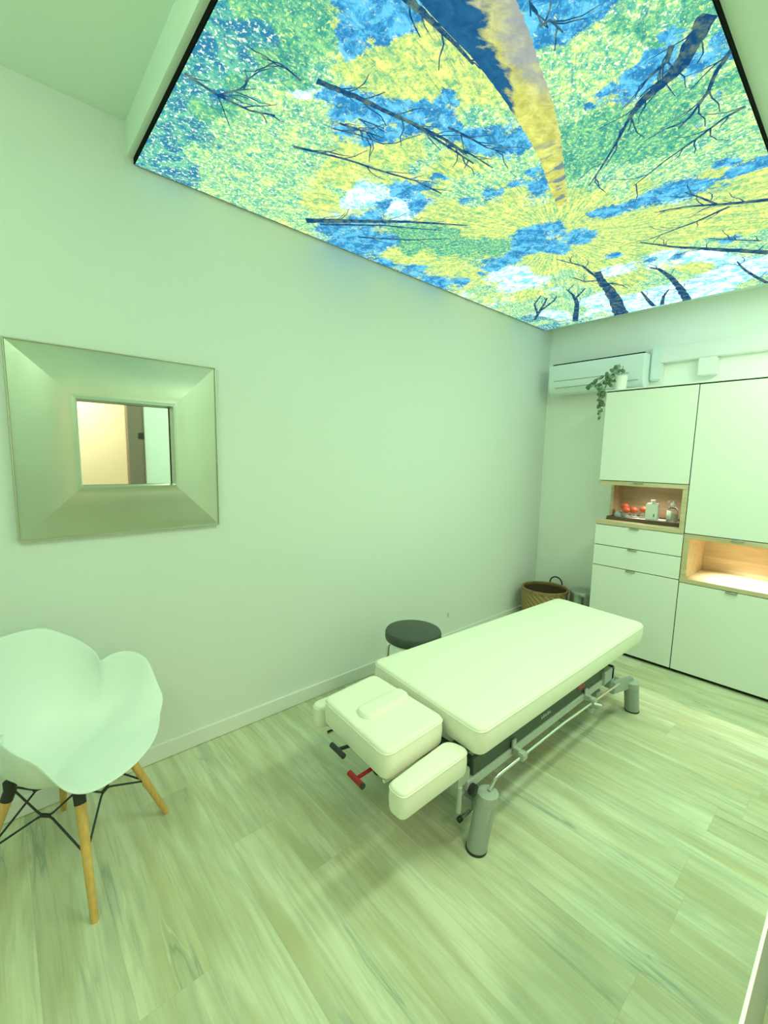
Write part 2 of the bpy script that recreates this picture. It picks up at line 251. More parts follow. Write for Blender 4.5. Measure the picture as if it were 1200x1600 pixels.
# ---- points of the printed forest and of the plant, in metres in the room
BLOBS=[(0.555,2.067,'T'),(0.567,1.935,'T'),(0.55,1.723,'T'),(0.614,2.064,'T'),(0.547,1.555,'T'),(0.552,1.406,'T'),(0.544,1.314,'T'),(0.511,1.444,'T'),(0.594,1.576,'T'),(0.63,1.808,'T'),(0.674,1.293,'T'),(0.617,1.295,'T'),(0.632,1.416,'T'),(0.684,2.052,'T'),(0.575,2.101,'D'),(0.56,1.831,'D'),(0.566,1.507,'D'),(0.535,1.359,'D'),(0.615,1.985,'D'),(0.636,1.606,'D'),(0.588,1.273,'G'),(0.704,1.239,'G'),(0.781,1.193,'G'),(0.631,1.21,'G'),(0.681,1.638,'G'),(0.82,1.364,'G'),(0.716,1.337,'G'),(0.733,1.151,'G'),(0.616,1.699,'G'),(0.67,1.505,'G'),(0.716,1.727,'S'),(0.832,1.708,'S'),(0.808,1.558,'S'),(0.956,1.688,'S'),(0.86,1.886,'S'),(1.018,1.852,'S'),(0.778,2.02,'S'),(0.853,2.071,'S'),(0.939,1.518,'S'),(1.051,1.651,'S'),(0.753,1.496,'S'),(1.106,1.896,'S'),(1.209,2.014,'S'),(1.253,1.756,'S'),(0.677,1.952,'S'),(0.877,1.417,'S'),(0.979,2.017,'S'),(0.852,1.302,'S'),(0.969,1.131,'Y'),(1.011,1.063,'Y'),(1.066,1.011,'Y'),(0.926,1.201,'Y'),(1.044,1.155,'Y'),(1.137,1.102,'Y'),(1.174,1.001,'Y'),(1.278,1.005,'Y'),(1.142,1.647,'Y'),(1.163,1.544,'Y'),(1.246,1.698,'Y'),(1.239,1.838,'Y'),(1.225,1.923,'Y'),(1.247,1.033,'Y'),(1.305,1.359,'Y'),(1.488,1.319,'Y'),(1.232,1.428,'Y'),(1.422,1.199,'Y'),(1.566,1.216,'Y'),(1.725,1.52,'Y'),(1.86,1.47,'Y'),(1.902,1.35,'Y'),(1.811,1.223,'Y'),(0.793,1.06,'B'),(0.843,1.014,'B'),(0.91,1.011,'B'),(0.851,1.077,'B'),(0.915,1.069,'B'),(0.865,1.169,'B'),(0.823,1.128,'B'),(0.988,1.388,'B'),(1.036,1.305,'B'),(1.102,1.281,'B'),(1.115,1.23,'B'),(1.169,1.161,'B'),(1.206,1.108,'B'),(1.05,1.434,'B'),(1.15,1.408,'B'),(1.191,1.346,'B'),(1.21,1.263,'B'),(0.893,1.364,'B'),(0.917,1.325,'B'),(1.5,1.364,'B'),(1.49,1.465,'B'),(1.461,1.557,'B'),(1.466,1.692,'B'),(1.575,1.588,'B'),(1.467,1.888,'B'),(1.476,1.798,'B'),(1.41,2.03,'B'),(1.568,2.017,'B'),(1.715,2.028,'B'),(1.61,2.129,'B'),(1.717,1.922,'B'),(1.316,1.696,'W'),(1.357,1.656,'W'),(1.33,1.786,'W'),(1.528,1.67,'W'),(0.855,1.401,'W'),(1.743,1.8,'G'),(1.866,1.729,'G'),(1.889,1.659,'G'),(2.076,1.677,'G'),(2.122,1.581,'G'),(2.029,1.777,'G'),(1.9,1.957,'G'),(2.236,1.575,'G'),(1.875,2.039,'Y'),(1.983,1.934,'Y'),(2.191,1.914,'Y'),(2.42,1.892,'Y'),(2.625,1.837,'Y'),(2.953,1.841,'Y'),(2.064,2.242,'B'),(2.083,2.085,'B'),(2.322,2.137,'B'),(1.878,2.157,'B'),(1.245,1.071,'B'),(1.264,1.129,'B'),(1.416,1.135,'B'),(1.453,1.077,'B'),(1.533,1.047,'B'),(1.422,1.199,'B'),(1.492,1.132,'B'),(1.58,1.049,'B'),(1.192,1.068,'B'),(1.318,1.16,'B'),(1.306,1.052,'S'),(1.361,1.039,'S'),(1.312,1.084,'S'),(1.619,1.223,'S'),(1.693,1.21,'S'),(1.697,1.092,'S'),(1.351,1.266,'S'),(1.378,1.395,'S'),(1.689,1.341,'S'),(1.647,1.38,'S'),(1.734,1.085,'B'),(1.771,1.198,'B'),(1.73,1.301,'B'),(1.707,1.391,'B'),(1.77,1.262,'B'),(1.85,1.122,'B'),(1.186,0.73,'B'),(1.195,0.699,'B'),(1.215,0.765,'B'),(1.228,0.68,'B'),(1.26,0.627,'B'),(1.223,0.732,'B'),(1.269,0.665,'B'),(1.198,0.755,'B'),(1.284,0.726,'B'),(1.349,0.719,'S'),(1.363,0.653,'S'),(1.415,0.604,'S'),(1.397,0.762,'S'),(1.396,0.703,'S'),(1.314,0.78,'S'),(1.473,0.661,'S'),(1.475,0.82,'S'),(1.52,0.778,'S'),(1.363,0.554,'S'),(1.424,0.498,'S'),(1.5,0.729,'S'),(1.391,0.799,'S'),(1.584,0.829,'S'),(1.492,0.614,'S'),(1.407,0.537,'G'),(1.442,0.459,'G'),(1.501,0.55,'G'),(1.363,0.602,'G'),(1.42,0.573,'G'),(1.523,0.557,'B'),(1.519,0.589,'B'),(1.552,0.617,'B'),(1.548,0.652,'B'),(1.569,0.698,'B'),(1.552,0.73,'B'),(1.58,0.591,'B'),(1.625,0.68,'B'),(1.574,0.781,'B'),(1.615,0.638,'B'),(1.493,0.532,'B'),(1.673,0.87,'G'),(1.645,0.812,'G'),(1.678,0.761,'G'),(1.737,0.925,'G'),(1.739,0.853,'G'),(1.773,0.776,'G'),(1.806,0.702,'G'),(1.805,0.621,'G'),(1.87,0.601,'G'),(1.963,0.688,'G'),(1.932,0.766,'G'),(1.774,0.576,'G'),(1.972,0.588,'G'),(1.843,0.85,'G'),(1.827,0.969,'G'),(1.774,0.505,'G'),(1.713,0.632,'G'),(1.818,0.432,'G'),(1.57,0.46,'S'),(1.707,0.443,'S'),(1.835,0.519,'S'),(1.965,0.511,'S'),(1.977,0.46,'S'),(2.09,0.617,'S'),(2.128,0.486,'S'),(2.247,0.468,'S'),(1.961,0.898,'S'),(2.036,0.826,'S'),(2.111,0.755,'S'),(2.14,0.672,'S'),(2.16,0.551,'S'),(2.098,0.427,'S'),(2.155,0.895,'S'),(1.952,0.564,'B'),(1.666,0.481,'B'),(1.664,0.513,'B'),(1.834,0.484,'B'),(1.695,0.425,'B'),(1.59,0.442,'B'),(2.361,0.437,'B'),(2.355,0.485,'B'),(2.334,0.543,'B'),(2.328,0.607,'B'),(2.322,0.673,'B'),(2.305,0.74,'B'),(2.298,0.813,'B'),(2.29,0.89,'B'),(2.293,0.975,'B'),(2.251,1.047,'B'),(2.257,0.509,'B'),(2.244,0.547,'B'),(2.307,0.581,'Y'),(2.434,0.477,'Y'),(2.144,0.973,'Y'),(2.111,1.075,'Y'),(2.166,0.822,'Y'),(2.571,0.786,'Y'),(2.471,0.923,'Y'),(2.692,0.71,'Y'),(2.767,0.598,'Y'),(2.276,1.152,'Y'),(2.39,1.043,'Y'),(2.594,1.227,'Y'),(2.618,1.1,'Y'),(2.783,0.842,'Y'),(2.846,0.69,'Y'),(2.905,0.547,'Y'),(2.716,1.005,'Y'),(3.284,0.907,'Y'),(2.463,1.466,'Y'),(2.651,1.528,'Y'),(2.702,1.351,'Y'),(2.055,1.453,'Y'),(1.96,1.545,'Y'),(2.863,1.194,'Y'),(3.22,1.25,'Y'),(2.219,1.224,'B'),(2.197,1.316,'B'),(2.214,1.393,'B'),(2.259,1.447,'B'),(2.327,1.508,'B'),(2.357,1.569,'B'),(2.405,1.666,'B'),(2.426,1.749,'B'),(2.432,1.851,'B'),(2.35,1.186,'B'),(2.425,1.17,'B'),(2.469,1.224,'B'),(2.478,1.319,'B'),(2.441,1.376,'B'),(2.413,1.458,'B'),(2.433,1.997,'B'),(2.61,1.777,'W'),(2.733,1.807,'W'),(2.746,1.718,'W'),(2.624,1.691,'W'),(2.625,1.837,'W'),(2.523,1.721,'W'),(2.983,0.959,'W'),(3.086,0.859,'W'),(3.188,0.76,'W'),(3.497,0.635,'W'),(3.588,0.742,'W'),(3.626,0.849,'W'),(3.66,1.319,'W'),(3.399,1.58,'W'),(3.475,1.922,'W'),(3.547,1.082,'W'),(2.956,1.229,'W'),(3.696,0.934,'W'),(3.168,1.811,'S'),(3.401,1.778,'S'),(3.208,1.587,'S'),(3.194,1.986,'S'),(3.637,2.126,'S'),(3.337,1.134,'S'),(3.337,0.989,'S'),(2.658,1.963,'S'),(2.826,1.492,'S'),(3.168,0.669,'S'),(3.087,0.548,'S'),(2.959,0.77,'S'),(3.825,0.651,'S'),(2.977,1.023,'B'),(3.034,0.909,'B'),(2.777,1.16,'B'),(3.012,0.668,'B'),(3.762,2.134,'T'),(3.537,2.099,'T')]
LIMBS=[[(0.877,0.947,0.0231),(0.939,0.943,0.0196),(1.002,0.942,0.0159),(1.086,0.942,0.012),(1.166,0.947,0.0077)],[(0.853,1.321,0.0243),(0.925,1.3,0.0225),(0.989,1.282,0.0205),(1.087,1.264,0.0186),(1.188,1.241,0.0166),(1.327,1.214,0.0146),(1.468,1.205,0.0125)],[(1.188,1.241,0.0136),(1.347,1.231,0.0108),(1.532,1.222,0.0077)],[(0.949,1.636,0.0148),(1.045,1.595,0.0135),(1.14,1.556,0.0123),(1.304,1.509,0.0112),(1.444,1.46,0.0099),(1.593,1.445,0.0086)],[(1.271,2.068,0.0453),(1.42,1.933,0.0334),(1.657,1.714,0.0215),(1.895,1.536,0.0098)],[(1.344,2.05,0.0197),(1.589,1.831,0.0131),(1.84,1.66,0.0067)],[(1.568,2.017,0.0173),(1.792,1.849,0.0123),(1.926,1.69,0.0069)],[(0.533,1.581,0.012),(0.642,1.593,0.0113),(0.748,1.582,0.0103),(0.824,1.542,0.009)],[(0.642,1.593,0.0085),(0.68,1.529,0.0063),(0.724,1.481,0.0042)],[(1.496,0.427,0.0572),(1.551,0.478,0.0516),(1.618,0.526,0.045),(1.652,0.587,0.0369),(1.676,0.649,0.0277),(1.719,0.703,0.0176)],[(1.527,0.526,0.0182),(1.574,0.552,0.0145),(1.592,0.595,0.0104),(1.594,0.609,0.0059)],[(1.719,0.703,0.011),(1.815,0.781,0.0095),(1.92,0.881,0.0077),(2.009,0.971,0.0055)],[(1.664,0.412,0.0146),(1.719,0.461,0.0131),(1.796,0.502,0.0113),(1.868,0.563,0.0093),(1.904,0.61,0.0068)],[(1.949,0.43,0.0127),(1.963,0.493,0.011),(2.008,0.577,0.0093),(2.061,0.695,0.0075),(2.146,0.84,0.0055)],[(2.687,0.461,0.0286),(2.629,0.551,0.024),(2.566,0.633,0.0191),(2.49,0.727,0.0141),(2.443,0.831,0.0091)],[(2.566,0.633,0.0147),(2.45,0.668,0.01),(2.355,0.705,0.0056)],[(2.626,0.597,0.0177),(2.67,0.731,0.0146),(2.685,0.845,0.0109),(2.702,0.969,0.0069)],[(3.34,0.545,0.0501),(3.178,0.67,0.0401),(3.027,0.785,0.0301),(2.879,0.898,0.0202),(2.701,1.0,0.0104)],[(3.139,0.555,0.0136),(3.004,0.667,0.0102),(2.905,0.744,0.0068)],[(3.905,1.533,0.1142),(3.537,1.442,0.0888),(3.274,1.385,0.0686),(3.102,1.366,0.0519),(2.922,1.315,0.0361)],[(3.284,1.375,0.031),(3.035,1.358,0.0222),(2.773,1.344,0.0143),(2.581,1.409,0.0076)],[(3.139,1.36,0.0256),(3.194,1.32,0.0171),(3.276,1.286,0.0086)],[(3.081,1.357,0.0168),(3.028,1.439,0.0127),(2.899,1.463,0.0083)],[(3.901,1.078,0.061),(3.582,1.046,0.0457),(3.366,1.032,0.0331),(3.148,1.041,0.0216),(3.087,1.075,0.0117)],[(3.851,1.285,0.0341),(3.67,1.271,0.0234),(3.465,1.246,0.0134)],[(3.86,1.236,0.029),(3.666,1.167,0.0183),(3.557,1.104,0.0088)],[(3.806,1.877,0.0492),(3.407,1.67,0.0324),(3.27,1.616,0.0202),(3.138,1.487,0.0088)],[(3.407,1.67,0.0292),(3.192,1.603,0.0183),(3.068,1.589,0.0089)],[(3.919,0.619,0.0295),(3.696,0.664,0.0216),(3.505,0.691,0.0143),(3.349,0.695,0.0075)],[(3.537,2.099,0.0272),(3.232,1.845,0.0171),(3.124,1.761,0.0094)],[(3.35,1.937,0.0204),(3.218,1.761,0.0143),(3.136,1.694,0.0093)],[(3.403,1.995,0.0208),(3.181,1.896,0.0147),(3.056,1.774,0.0093)],[(1.305,1.164,0.0115),(1.407,1.143,0.0095),(1.492,1.132,0.0073),(1.57,1.099,0.005)],[(1.373,1.221,0.0121),(1.477,1.196,0.0087),(1.61,1.185,0.0052)],[(1.202,0.752,0.0088),(1.207,0.723,0.0069),(1.266,0.717,0.0053)],[(1.114,0.73,0.0049),(1.16,0.754,0.0034)],[(0.814,1.353,0.0081),(0.741,1.343,0.0058),(0.688,1.363,0.0038)],[(1.007,1.454,0.007),(1.094,1.415,0.0059),(1.197,1.388,0.0049)],[(1.009,1.417,0.0114),(1.101,1.386,0.0082),(1.174,1.362,0.0048)],[(1.046,1.354,0.009),(1.142,1.326,0.0046)]]
TRUNK_L=[(0.871, 0.923), (0.946, 0.93), (1.033, 0.934), (1.134, 0.934), (1.235, 0.944), (1.347, 0.958), (1.467, 0.979), (1.591, 1.002), (1.715, 1.032), (1.861, 1.081), (1.964, 1.111), (2.062, 1.137)]
TRUNK_R=[(1.06, 0.748), (1.119, 0.762), (1.21, 0.782), (1.287, 0.805), (1.375, 0.829), (1.448, 0.846), (1.535, 0.875), (1.632, 0.908), (1.735, 0.952), (1.853, 1.0), (1.984, 1.059), (2.072, 1.099)]
RADIAL=(2.33, 1.281)
LEAVES=[(3.583, 1.421, 2.206), (3.582, 1.452, 2.186), (3.538, 1.374, 2.161), (3.539, 1.465, 2.149), (3.577, 1.517, 2.136), (3.572, 1.561, 2.107), (3.568, 1.603, 2.091), (3.55, 1.604, 2.074), (3.565, 1.485, 2.093), (3.565, 1.451, 2.08), (3.564, 1.516, 2.072), (3.543, 1.458, 2.044), (3.557, 1.436, 2.115), (3.555, 1.499, 2.026), (3.571, 1.529, 2.011), (3.585, 1.49, 1.999), (3.582, 1.515, 1.967), (3.562, 1.485, 1.929), (3.557, 1.511, 1.921), (3.548, 1.466, 1.883), (3.537, 1.489, 1.874), (3.536, 1.477, 1.839), (3.558, 1.426, 2.151), (3.551, 1.539, 2.068), (3.554, 1.39, 2.179), (3.58, 1.469, 2.121)]
# ------------------------------------------------------------------ helpers
def tag(o, label=None, cat=None, group=None, kind=None):
    if label: o['label'] = label
    if cat: o['category'] = cat
    if group: o['group'] = group
    if kind: o['kind'] = kind
    return o
def empty(name, loc, label, cat, group=None):
    o = bpy.data.objects.new(name, None); C.objects.link(o); o.location = loc; o.empty_display_size = .05
    return tag(o, label, cat, group)
def wloc(o):
    v = Vector((0, 0, 0))
    while o: v += o.location; o = o.parent
    return v
class MB:
    """collects shapes in world coordinates and links them as ONE mesh object"""
    def __init__(s): s.b = bmesh.new()
    def face(s, vs): return s.b.faces.new([s.b.verts.new(v) for v in vs])
    def box(s, a, b, bev=0, seg=2):
        x0, y0, z0 = [min(i, j) for i, j in zip(a, b)]; x1, y1, z1 = [max(i, j) for i, j in zip(a, b)]
        t = bmesh.new(); bmesh.ops.create_cube(t, size=1)
        for v in t.verts: v.co = Vector(((x0+x1)/2+v.co.x*(x1-x0), (y0+y1)/2+v.co.y*(y1-y0), (z0+z1)/2+v.co.z*(z1-z0)))
        if bev: bmesh.ops.bevel(t, geom=list(t.edges), offset=bev, segments=seg, affect='EDGES')
        return s.add(t)
    def add(s, t):
        me = bpy.data.meshes.new('t'); t.to_mesh(me); t.free(); s.b.from_mesh(me); bpy.data.meshes.remove(me); return s
    def obox(s, c, ax, ay, hx, hy, hz, bev=0):
        """oriented box: centre, two unit axes, half sizes"""
        ax = Vector(ax).normalized(); ay = Vector(ay).normalized(); az = ax.cross(ay)
        t = bmesh.new(); bmesh.ops.create_cube(t, size=2)
        for v in t.verts: v.co = Vector((v.co.x*hx, v.co.y*hy, v.co.z*hz))
        if bev: bmesh.ops.bevel(t, geom=list(t.edges), offset=bev, segments=2, affect='EDGES')
        for v in t.verts: v.co = Vector(c)+ax*v.co.x+ay*v.co.y+az*v.co.z
        return s.add(t)
    def tube(s, pts, r, n=12, cap=True, bend=0):
        pts = [Vector(p) for p in pts]
        if bend:
            q = [pts[0]]
            for i in range(1, len(pts)-1):
                a, b, c = pts[i-1], pts[i], pts[i+1]; d = min(bend, (a-b).length*.45, (c-b).length*.45)
                p0 = b+(a-b).normalized()*d; p1 = b+(c-b).normalized()*d
                for k in range(6):
                    u = k/5; q.append(p0*(1-u)**2+b*2*u*(1-u)+p1*u*u)
            pts = q+[pts[-1]]
        rs = r if isinstance(r, (list, tuple)) else [r]*len(pts)
        rings = []; prev = None
        for i, p in enumerate(pts):
            d = (pts[min(i+1, len(pts)-1)]-pts[max(i-1, 0)]).normalized()
            if prev is None:
                a = d.orthogonal().normalized()
            else:
                a = (prev-d*prev.dot(d)).normalized()
            prev = a; b = d.cross(a)
            rings.append([s.b.verts.new(p+(a*math.cos(2*PI*k/n)+b*math.sin(2*PI*k/n))*rs[i]) for k in range(n)])
        for A, B in zip(rings, rings[1:]):
            for k in range(n): s.b.faces.new((A[k], A[(k+1) % n], B[(k+1) % n], B[k]))
        if cap: s.b.faces.new(rings[0][::-1]); s.b.faces.new(rings[-1])
        return s
    def lathe(s, c, prof, n=40, sx=1, sy=1, rot=0):
        rings = []
        for r, z in prof:
            if r < 1e-5: rings.append([s.b.verts.new((c[0], c[1], c[2]+z))])
            else:
                R = []
                for k in range(n):
                    x, y = r*sx*math.cos(2*PI*k/n), r*sy*math.sin(2*PI*k/n)
                    R.append(s.b.verts.new((c[0]+x*math.cos(rot)-y*math.sin(rot), c[1]+x*math.sin(rot)+y*math.cos(rot), c[2]+z)))
                rings.append(R)
        for A, B in zip(rings, rings[1:]):
            for k in range(n):
                k2 = (k+1) % n
                if len(A) == 1 and len(B) == 1: continue
                if len(A) == 1: s.b.faces.new((A[0], B[k2], B[k]))
                elif len(B) == 1: s.b.faces.new((A[k], A[k2], B[0]))
                else: s.b.faces.new((A[k], A[k2], B[k2], B[k]))
        return s
    def pad(s, corners, r, z0, z1, edge=.012, crown=0.0, lean=0.0, dz=None):
        """upholstered block over a rounded polygon; edge = soft top edge radius"""
        P = []; n = len(corners); cs = [Vector((*c[:2], 0)) for c in corners]
        rr = r if isinstance(r, (list, tuple)) else [r]*n
        for i in range(n):
            a, b, c = cs[i-1], cs[i], cs[(i+1) % n]; d = rr[i]
            p0 = b+(a-b).normalized()*d; p1 = b+(c-b).normalized()*d
            for k in range(9): u = k/8; P.append(p0*(1-u)**2+b*2*u*(1-u)+p1*u*u)
        Q = []                                        # resample long sides
        for i in range(len(P)):
            a, b = P[i], P[(i+1) % len(P)]; m = max(1, int((b-a).length/.06))
            for k in range(m): Q.append(a.lerp(b, k/m))
        cen = sum(Q, Vector())/len(Q)
        N = len(Q); nor = []
        for i in range(N):
            d = (Q[(i+1) % N]-Q[i-1]).normalized(); nn = Vector((d.y, -d.x, 0))
            if nn.dot(Q[i]-cen) < 0: nn = -nn
            nor.append(nn)
        def z_(p, z): return z+(dz(p) if dz else 0)
        rows = []
        prof = [(-edge*.8, z0), (-edge*.25, z0+edge*.25), (0, z0+edge), (0.003, (z0+z1)/2), (0, z1-edge)]
        for k in range(1, 5): t = k/4*PI/2; prof.append((-edge*(1-math.cos(t)), z1-edge+edge*math.sin(t)))
        for o, z in prof: rows.append([s.b.verts.new((*(Q[i]+nor[i]*o).xy, z_(Q[i], z))) for i in range(N)])
        for f in (.93, .8, .6, .35):
            rows.append([s.b.verts.new((*(cen+(Q[i]-nor[i]*edge-cen)*f).xy, z_(cen+(Q[i]-cen)*f, z1+crown*(1-f**3)))) for i in range(N)])
        for A, B in zip(rows, rows[1:]):
            for k in range(N): s.b.faces.new((A[k], A[(k+1) % N], B[(k+1) % N], B[k]))
        s.b.faces.new(rows[0][::-1]); s.b.faces.new(rows[-1]); s.outline = [Q[i]+nor[i]*.001 for i in range(N)]
        return s
    def build(s, name, m, parent=None, smooth=True, angle=40, label=None):
        me = bpy.data.meshes.new(name); bmesh.ops.remove_doubles(s.b, verts=s.b.verts, dist=1e-6)
        bmesh.ops.recalc_face_normals(s.b, faces=s.b.faces)
        if parent is None:
            vs = [v.co for v in s.b.verts]
            o0 = Vector(((min(v.x for v in vs)+max(v.x for v in vs))/2, (min(v.y for v in vs)+max(v.y for v in vs))/2, min(v.z for v in vs)))
        else: o0 = wloc(parent)
        if s.__dict__.get('origin') is not None: o0 = s.origin
        for v in s.b.verts: v.co -= o0
        s.b.to_mesh(me); s.b.free(); me.materials.append(m)
        if smooth:
            me.polygons.foreach_set('use_smooth', [True]*len(me.polygons))
            try: me.set_sharp_from_angle(angle=math.radians(angle))
            except Exception: pass
        o = bpy.data.objects.new(name, me); C.objects.link(o)
        if parent is not None: o.parent = parent; o.location = o0-wloc(parent)
        else: o.location = o0
        if label: o['label'] = label
        return o
def box(name, a, b, m, parent=None, bev=0, kind=None, label=None):
    o = MB().box(a, b, bev).build(name, m, parent, label=label)
    if kind: o['kind'] = kind
    return o
def struct(name, a, b, m, bev=0):
    t = MB(); t.box(a, b, bev); t.origin = Vector((0, 0, 0)); return tag(t.build(name, m), kind='structure')
# ------------------------------------------------------------------ the room
A, B, ZC, ZP = 2.2, 4.02, 2.83, 2.674
XN, YR = -1.5, -.75
YH = -2.1
fl = MB(); fl.box((XN-.1, YH-.1, -.1), (B+.1, A+.1, 0)); fl.origin = Vector((0, 0, 0)); tag(fl.build('floor', M['floor']), kind='structure')
# wall_left carries a small chipped stain above the stool: part of the paint
def left_wall_mat():
    m = M['wall'].copy(); m.name = 'painted_wall_left'; t = NT(m); b = m.node_tree.nodes['Principled BSDF']
    tc = t.n('TexCoord').outputs['Object']; d = t.n('VectorMath', operation='DISTANCE'); mp = t.n('Mapping'); t.val(mp.inputs[0], tc)
    mp.inputs['Scale'].default_value = (1.3, .2, .8); mp.inputs['Rotation'].default_value = (0, .3, 0)
    r = Matrix.Rotation(.3, 3, 'Y') @ Vector((2.673*1.3, 2.2*.2, .235*.8))
    n = t.noise(tc, 60, 3); t.val(d.inputs[0], mp.outputs[0]); d.inputs[1].default_value = r
    f = t.rng(t.m('ADD', d.outputs['Value'], t.m('MULTIPLY', n, .012)), .016, .030, .75, 0)
    t.val(b.inputs['Base Color'], t.mix(f, (.80, .83, .80, 1), (.62, .52, .27, 1))); return m
lw = MB(); lw.box((XN-.1, A, 0), (B+.1, A+.1, 2.95)); lw.origin = Vector((0, 0, 0)); tag(lw.build('wall_left', left_wall_mat()), kind='structure')
struct('wall_back', (B, YR-.1, 0), (B+.1, A, 2.95), M['wall_back'])
struct('wall_front', (XN-.1, YH-.1, 0), (XN, A, 2.95), M['wall'])
rw = MB(); rw.box((XN, YR-.1, 0), (-.05, YR, 2.95)); rw.box((1.06, YR-.1, 0), (B, YR, 2.95)); rw.box((-.05, YR-.1, 2.15), (1.06, YR, 2.95)); rw.origin = Vector((0, 0, 0))
tag(rw.build('wall_right', M['wall']), kind='structure')
struct('ceiling', (XN-.1, YR-.1, ZC), (.50, A, 2.95), M['ceiling']); struct('ceiling', (.50, YR-.1, ZP+.026), (B, A, 2.95), M['ceiling']); struct('ceiling', (XN-.1, YH-.1, ZC), (B, YR-.1, 2.95), M['ceiling'])
# hallway beyond the doorway, seen in the mirror
struct('wall_hall', (XN, YH-.1, 0), (B, YH, ZC), M['warm_wall'])
struct('wall_hall_end', (2.2, YH, 0), (2.3, YR-.1, ZC), M['warm_wall'])
def bb(name, a, b):
    t = MB(); t.box(a, b, .002, 1); t.origin = Vector((0, 0, 0)); return tag(t.build(name, M['trim']), kind='structure')
bb('baseboard_left', (XN, A-.018, .002), (B, A, .083))
bb('baseboard_back', (B-.016, 1.47, .002), (B, A-.018, .083))
bb('baseboard_front', (XN, YR, .002), (XN+.016, A-.018, .083))
bb('baseboard_right', (1.26, YR, .002), (B, YR+.016, .083))
# doorway: brown frame board with a strike plate, white casing beside it
dr = MB()
dr.box((1.045, YR-.1, 0), (1.19, YR+.012, 2.16)); dr.box((-.16, YR-.1, 0), (-.05, YR+.012, 2.16)); dr.box((-.16, YR-.1, 2.1), (1.19, YR+.012, 2.24))
dr.origin = Vector((0, 0, 0)); door = tag(dr.build('door_1', M['brown_door'], smooth=False), kind='structure')
box('strike_plate', (1.135, YR+.008, 1.625), (1.185, YR+.017, 1.685), M['black_plastic'], door)
tr = MB(); tr.box((1.19, YR, 0), (1.225, YR+.03, 2.27), .003); tr.box((-.20, YR, 2.24), (1.225, YR+.03, 2.275), .003); tr.origin = Vector((0, 0, 0)); tag(tr.build('trim_2', M['trim']), kind='structure')
# header casing above the cabinets
tr = MB()
tr.box((B-.05, -.6, 2.265), (B, 1.33, 2.385), .004); tr.box((B-.042, 1.225, 2.0), (B, 1.318, 2.266), .004); tr.box((B-.075, .872, 2.135), (B, .985, 2.262), .005)
tr.box((B-.012, -.6, 2.388), (B, 1.335, 2.396)); tr.origin = Vector((0, 0, 0)); tag(tr.build('trim_1', M['trim']), kind='structure')
# ------------------------------------------------------------------ lamp bodies: added strip and globe, hall light
t = empty('added_strip_light', (2.35, .14, 2.66), 'long slim white fill light added beside the forest panel, unseen, out of frame to the right', 'lamp')  # added light body, invented to brighten the far part of the room
box('lamp_housing', (1.17, .005, 2.671), (3.53, .275, 2.6995), M['trim'], t, .004); box('diffuser', (1.19, .015, 2.664), (3.51, .265, 2.671), M['strip_glow'], t)
t = empty('added_globe_light', (-.6, .75, 2.25), 'round white fill light added behind the camera, unseen, hanging from the ceiling', 'lamp')  # added unseen globe, brightens the near walls, chair and high ceiling
b = bmesh.new(); bmesh.ops.create_uvsphere(b, u_segments=32, v_segments=20, radius=.15)
for v in b.verts: v.co += Vector((-.6, .75, 2.40))
m = MB(); m.add(b); m.build('globe', M['globe'], t)
MB().lathe((-.6, .75, 2.535), [(0, 0), (.05, 0), (.05, .03), (.006, .04), (.006, .255), (.05, .265), (.05, .293), (0, .293)], 24).build('hanger', M['trim'], t)
t = empty('hall_ceiling_light', (.5, -1.6, 2.52), 'warm ceiling light in the hallway', 'lamp')
box('lamp_housing', (-.02, -1.87, 2.53), (1.02, -1.33, 2.83), M['trim'], t, .004)
# ------------------------------------------------------------------ forest light panel
PX0, PX1, PY0, PY1 = .522, 3.884, .4146, 2.19
pr = empty('ceiling_light_panel', ((PX0+PX1)/2, (PY0+PY1)/2, ZP), 'large backlit ceiling panel printed with sunlit forest treetops and blue sky', 'light panel')
t = MB(); t.box((PX0, PY0, ZP+.0015), (PX1, PY1, ZP+.026)); t.build('panel_casing', M['black_edge'], pr, smooth=False, label='thin black edge')
nx, ny = 240, 130
me = bpy.data.meshes.new('printed_canopy'); e = .004
vs = [(PX0+e+(PX1-PX0-2*e)*i/nx-pr.location.x, PY0+e+(PY1-PY0-2*e)*j/ny-pr.location.y, 0) for j in range(ny+1) for i in range(nx+1)]
fs = [(j*(nx+1)+i, (j+1)*(nx+1)+i, (j+1)*(nx+1)+i+1, j*(nx+1)+i+1) for j in range(ny) for i in range(nx)]
me.from_pydata(vs, [], fs); me.update()
import numpy as np
V = np.array(vs)[:, :2]+np.array([pr.location.x, pr.location.y])
bp_ = np.array([b[:2] for b in BLOBS]); kinds = [b[2] for b in BLOBS]
D2 = ((V[:, None, :]-bp_[None])**2).sum(2)+2e-4
Wt = 1/D2**1.25; Wt /= Wt.sum(1)[:, None]
K = {k: Wt[:, [i for i, q in enumerate(kinds) if q == k]].sum(1) for k in 'YSGBTDW'}
ca = me.attributes.new('mix_a', 'FLOAT_VECTOR', 'POINT'); cb = me.attributes.new('mix_b', 'FLOAT_VECTOR', 'POINT')
ca.data.foreach_set('vector', np.stack([K['Y'], K['S'], K['G']], 1).astype('f').ravel())
cb.data.foreach_set('vector', np.stack([K['B'], K['T']+1.3*K['D'], K['W']], 1).astype('f').ravel())
M['forest'] = forest_mat(); me.materials.append(M['forest'])
RELOC = Vector((pr.location.x, pr.location.y, 0))
po = bpy.data.objects.new('printed_canopy', me); C.objects.link(po); po.parent = pr
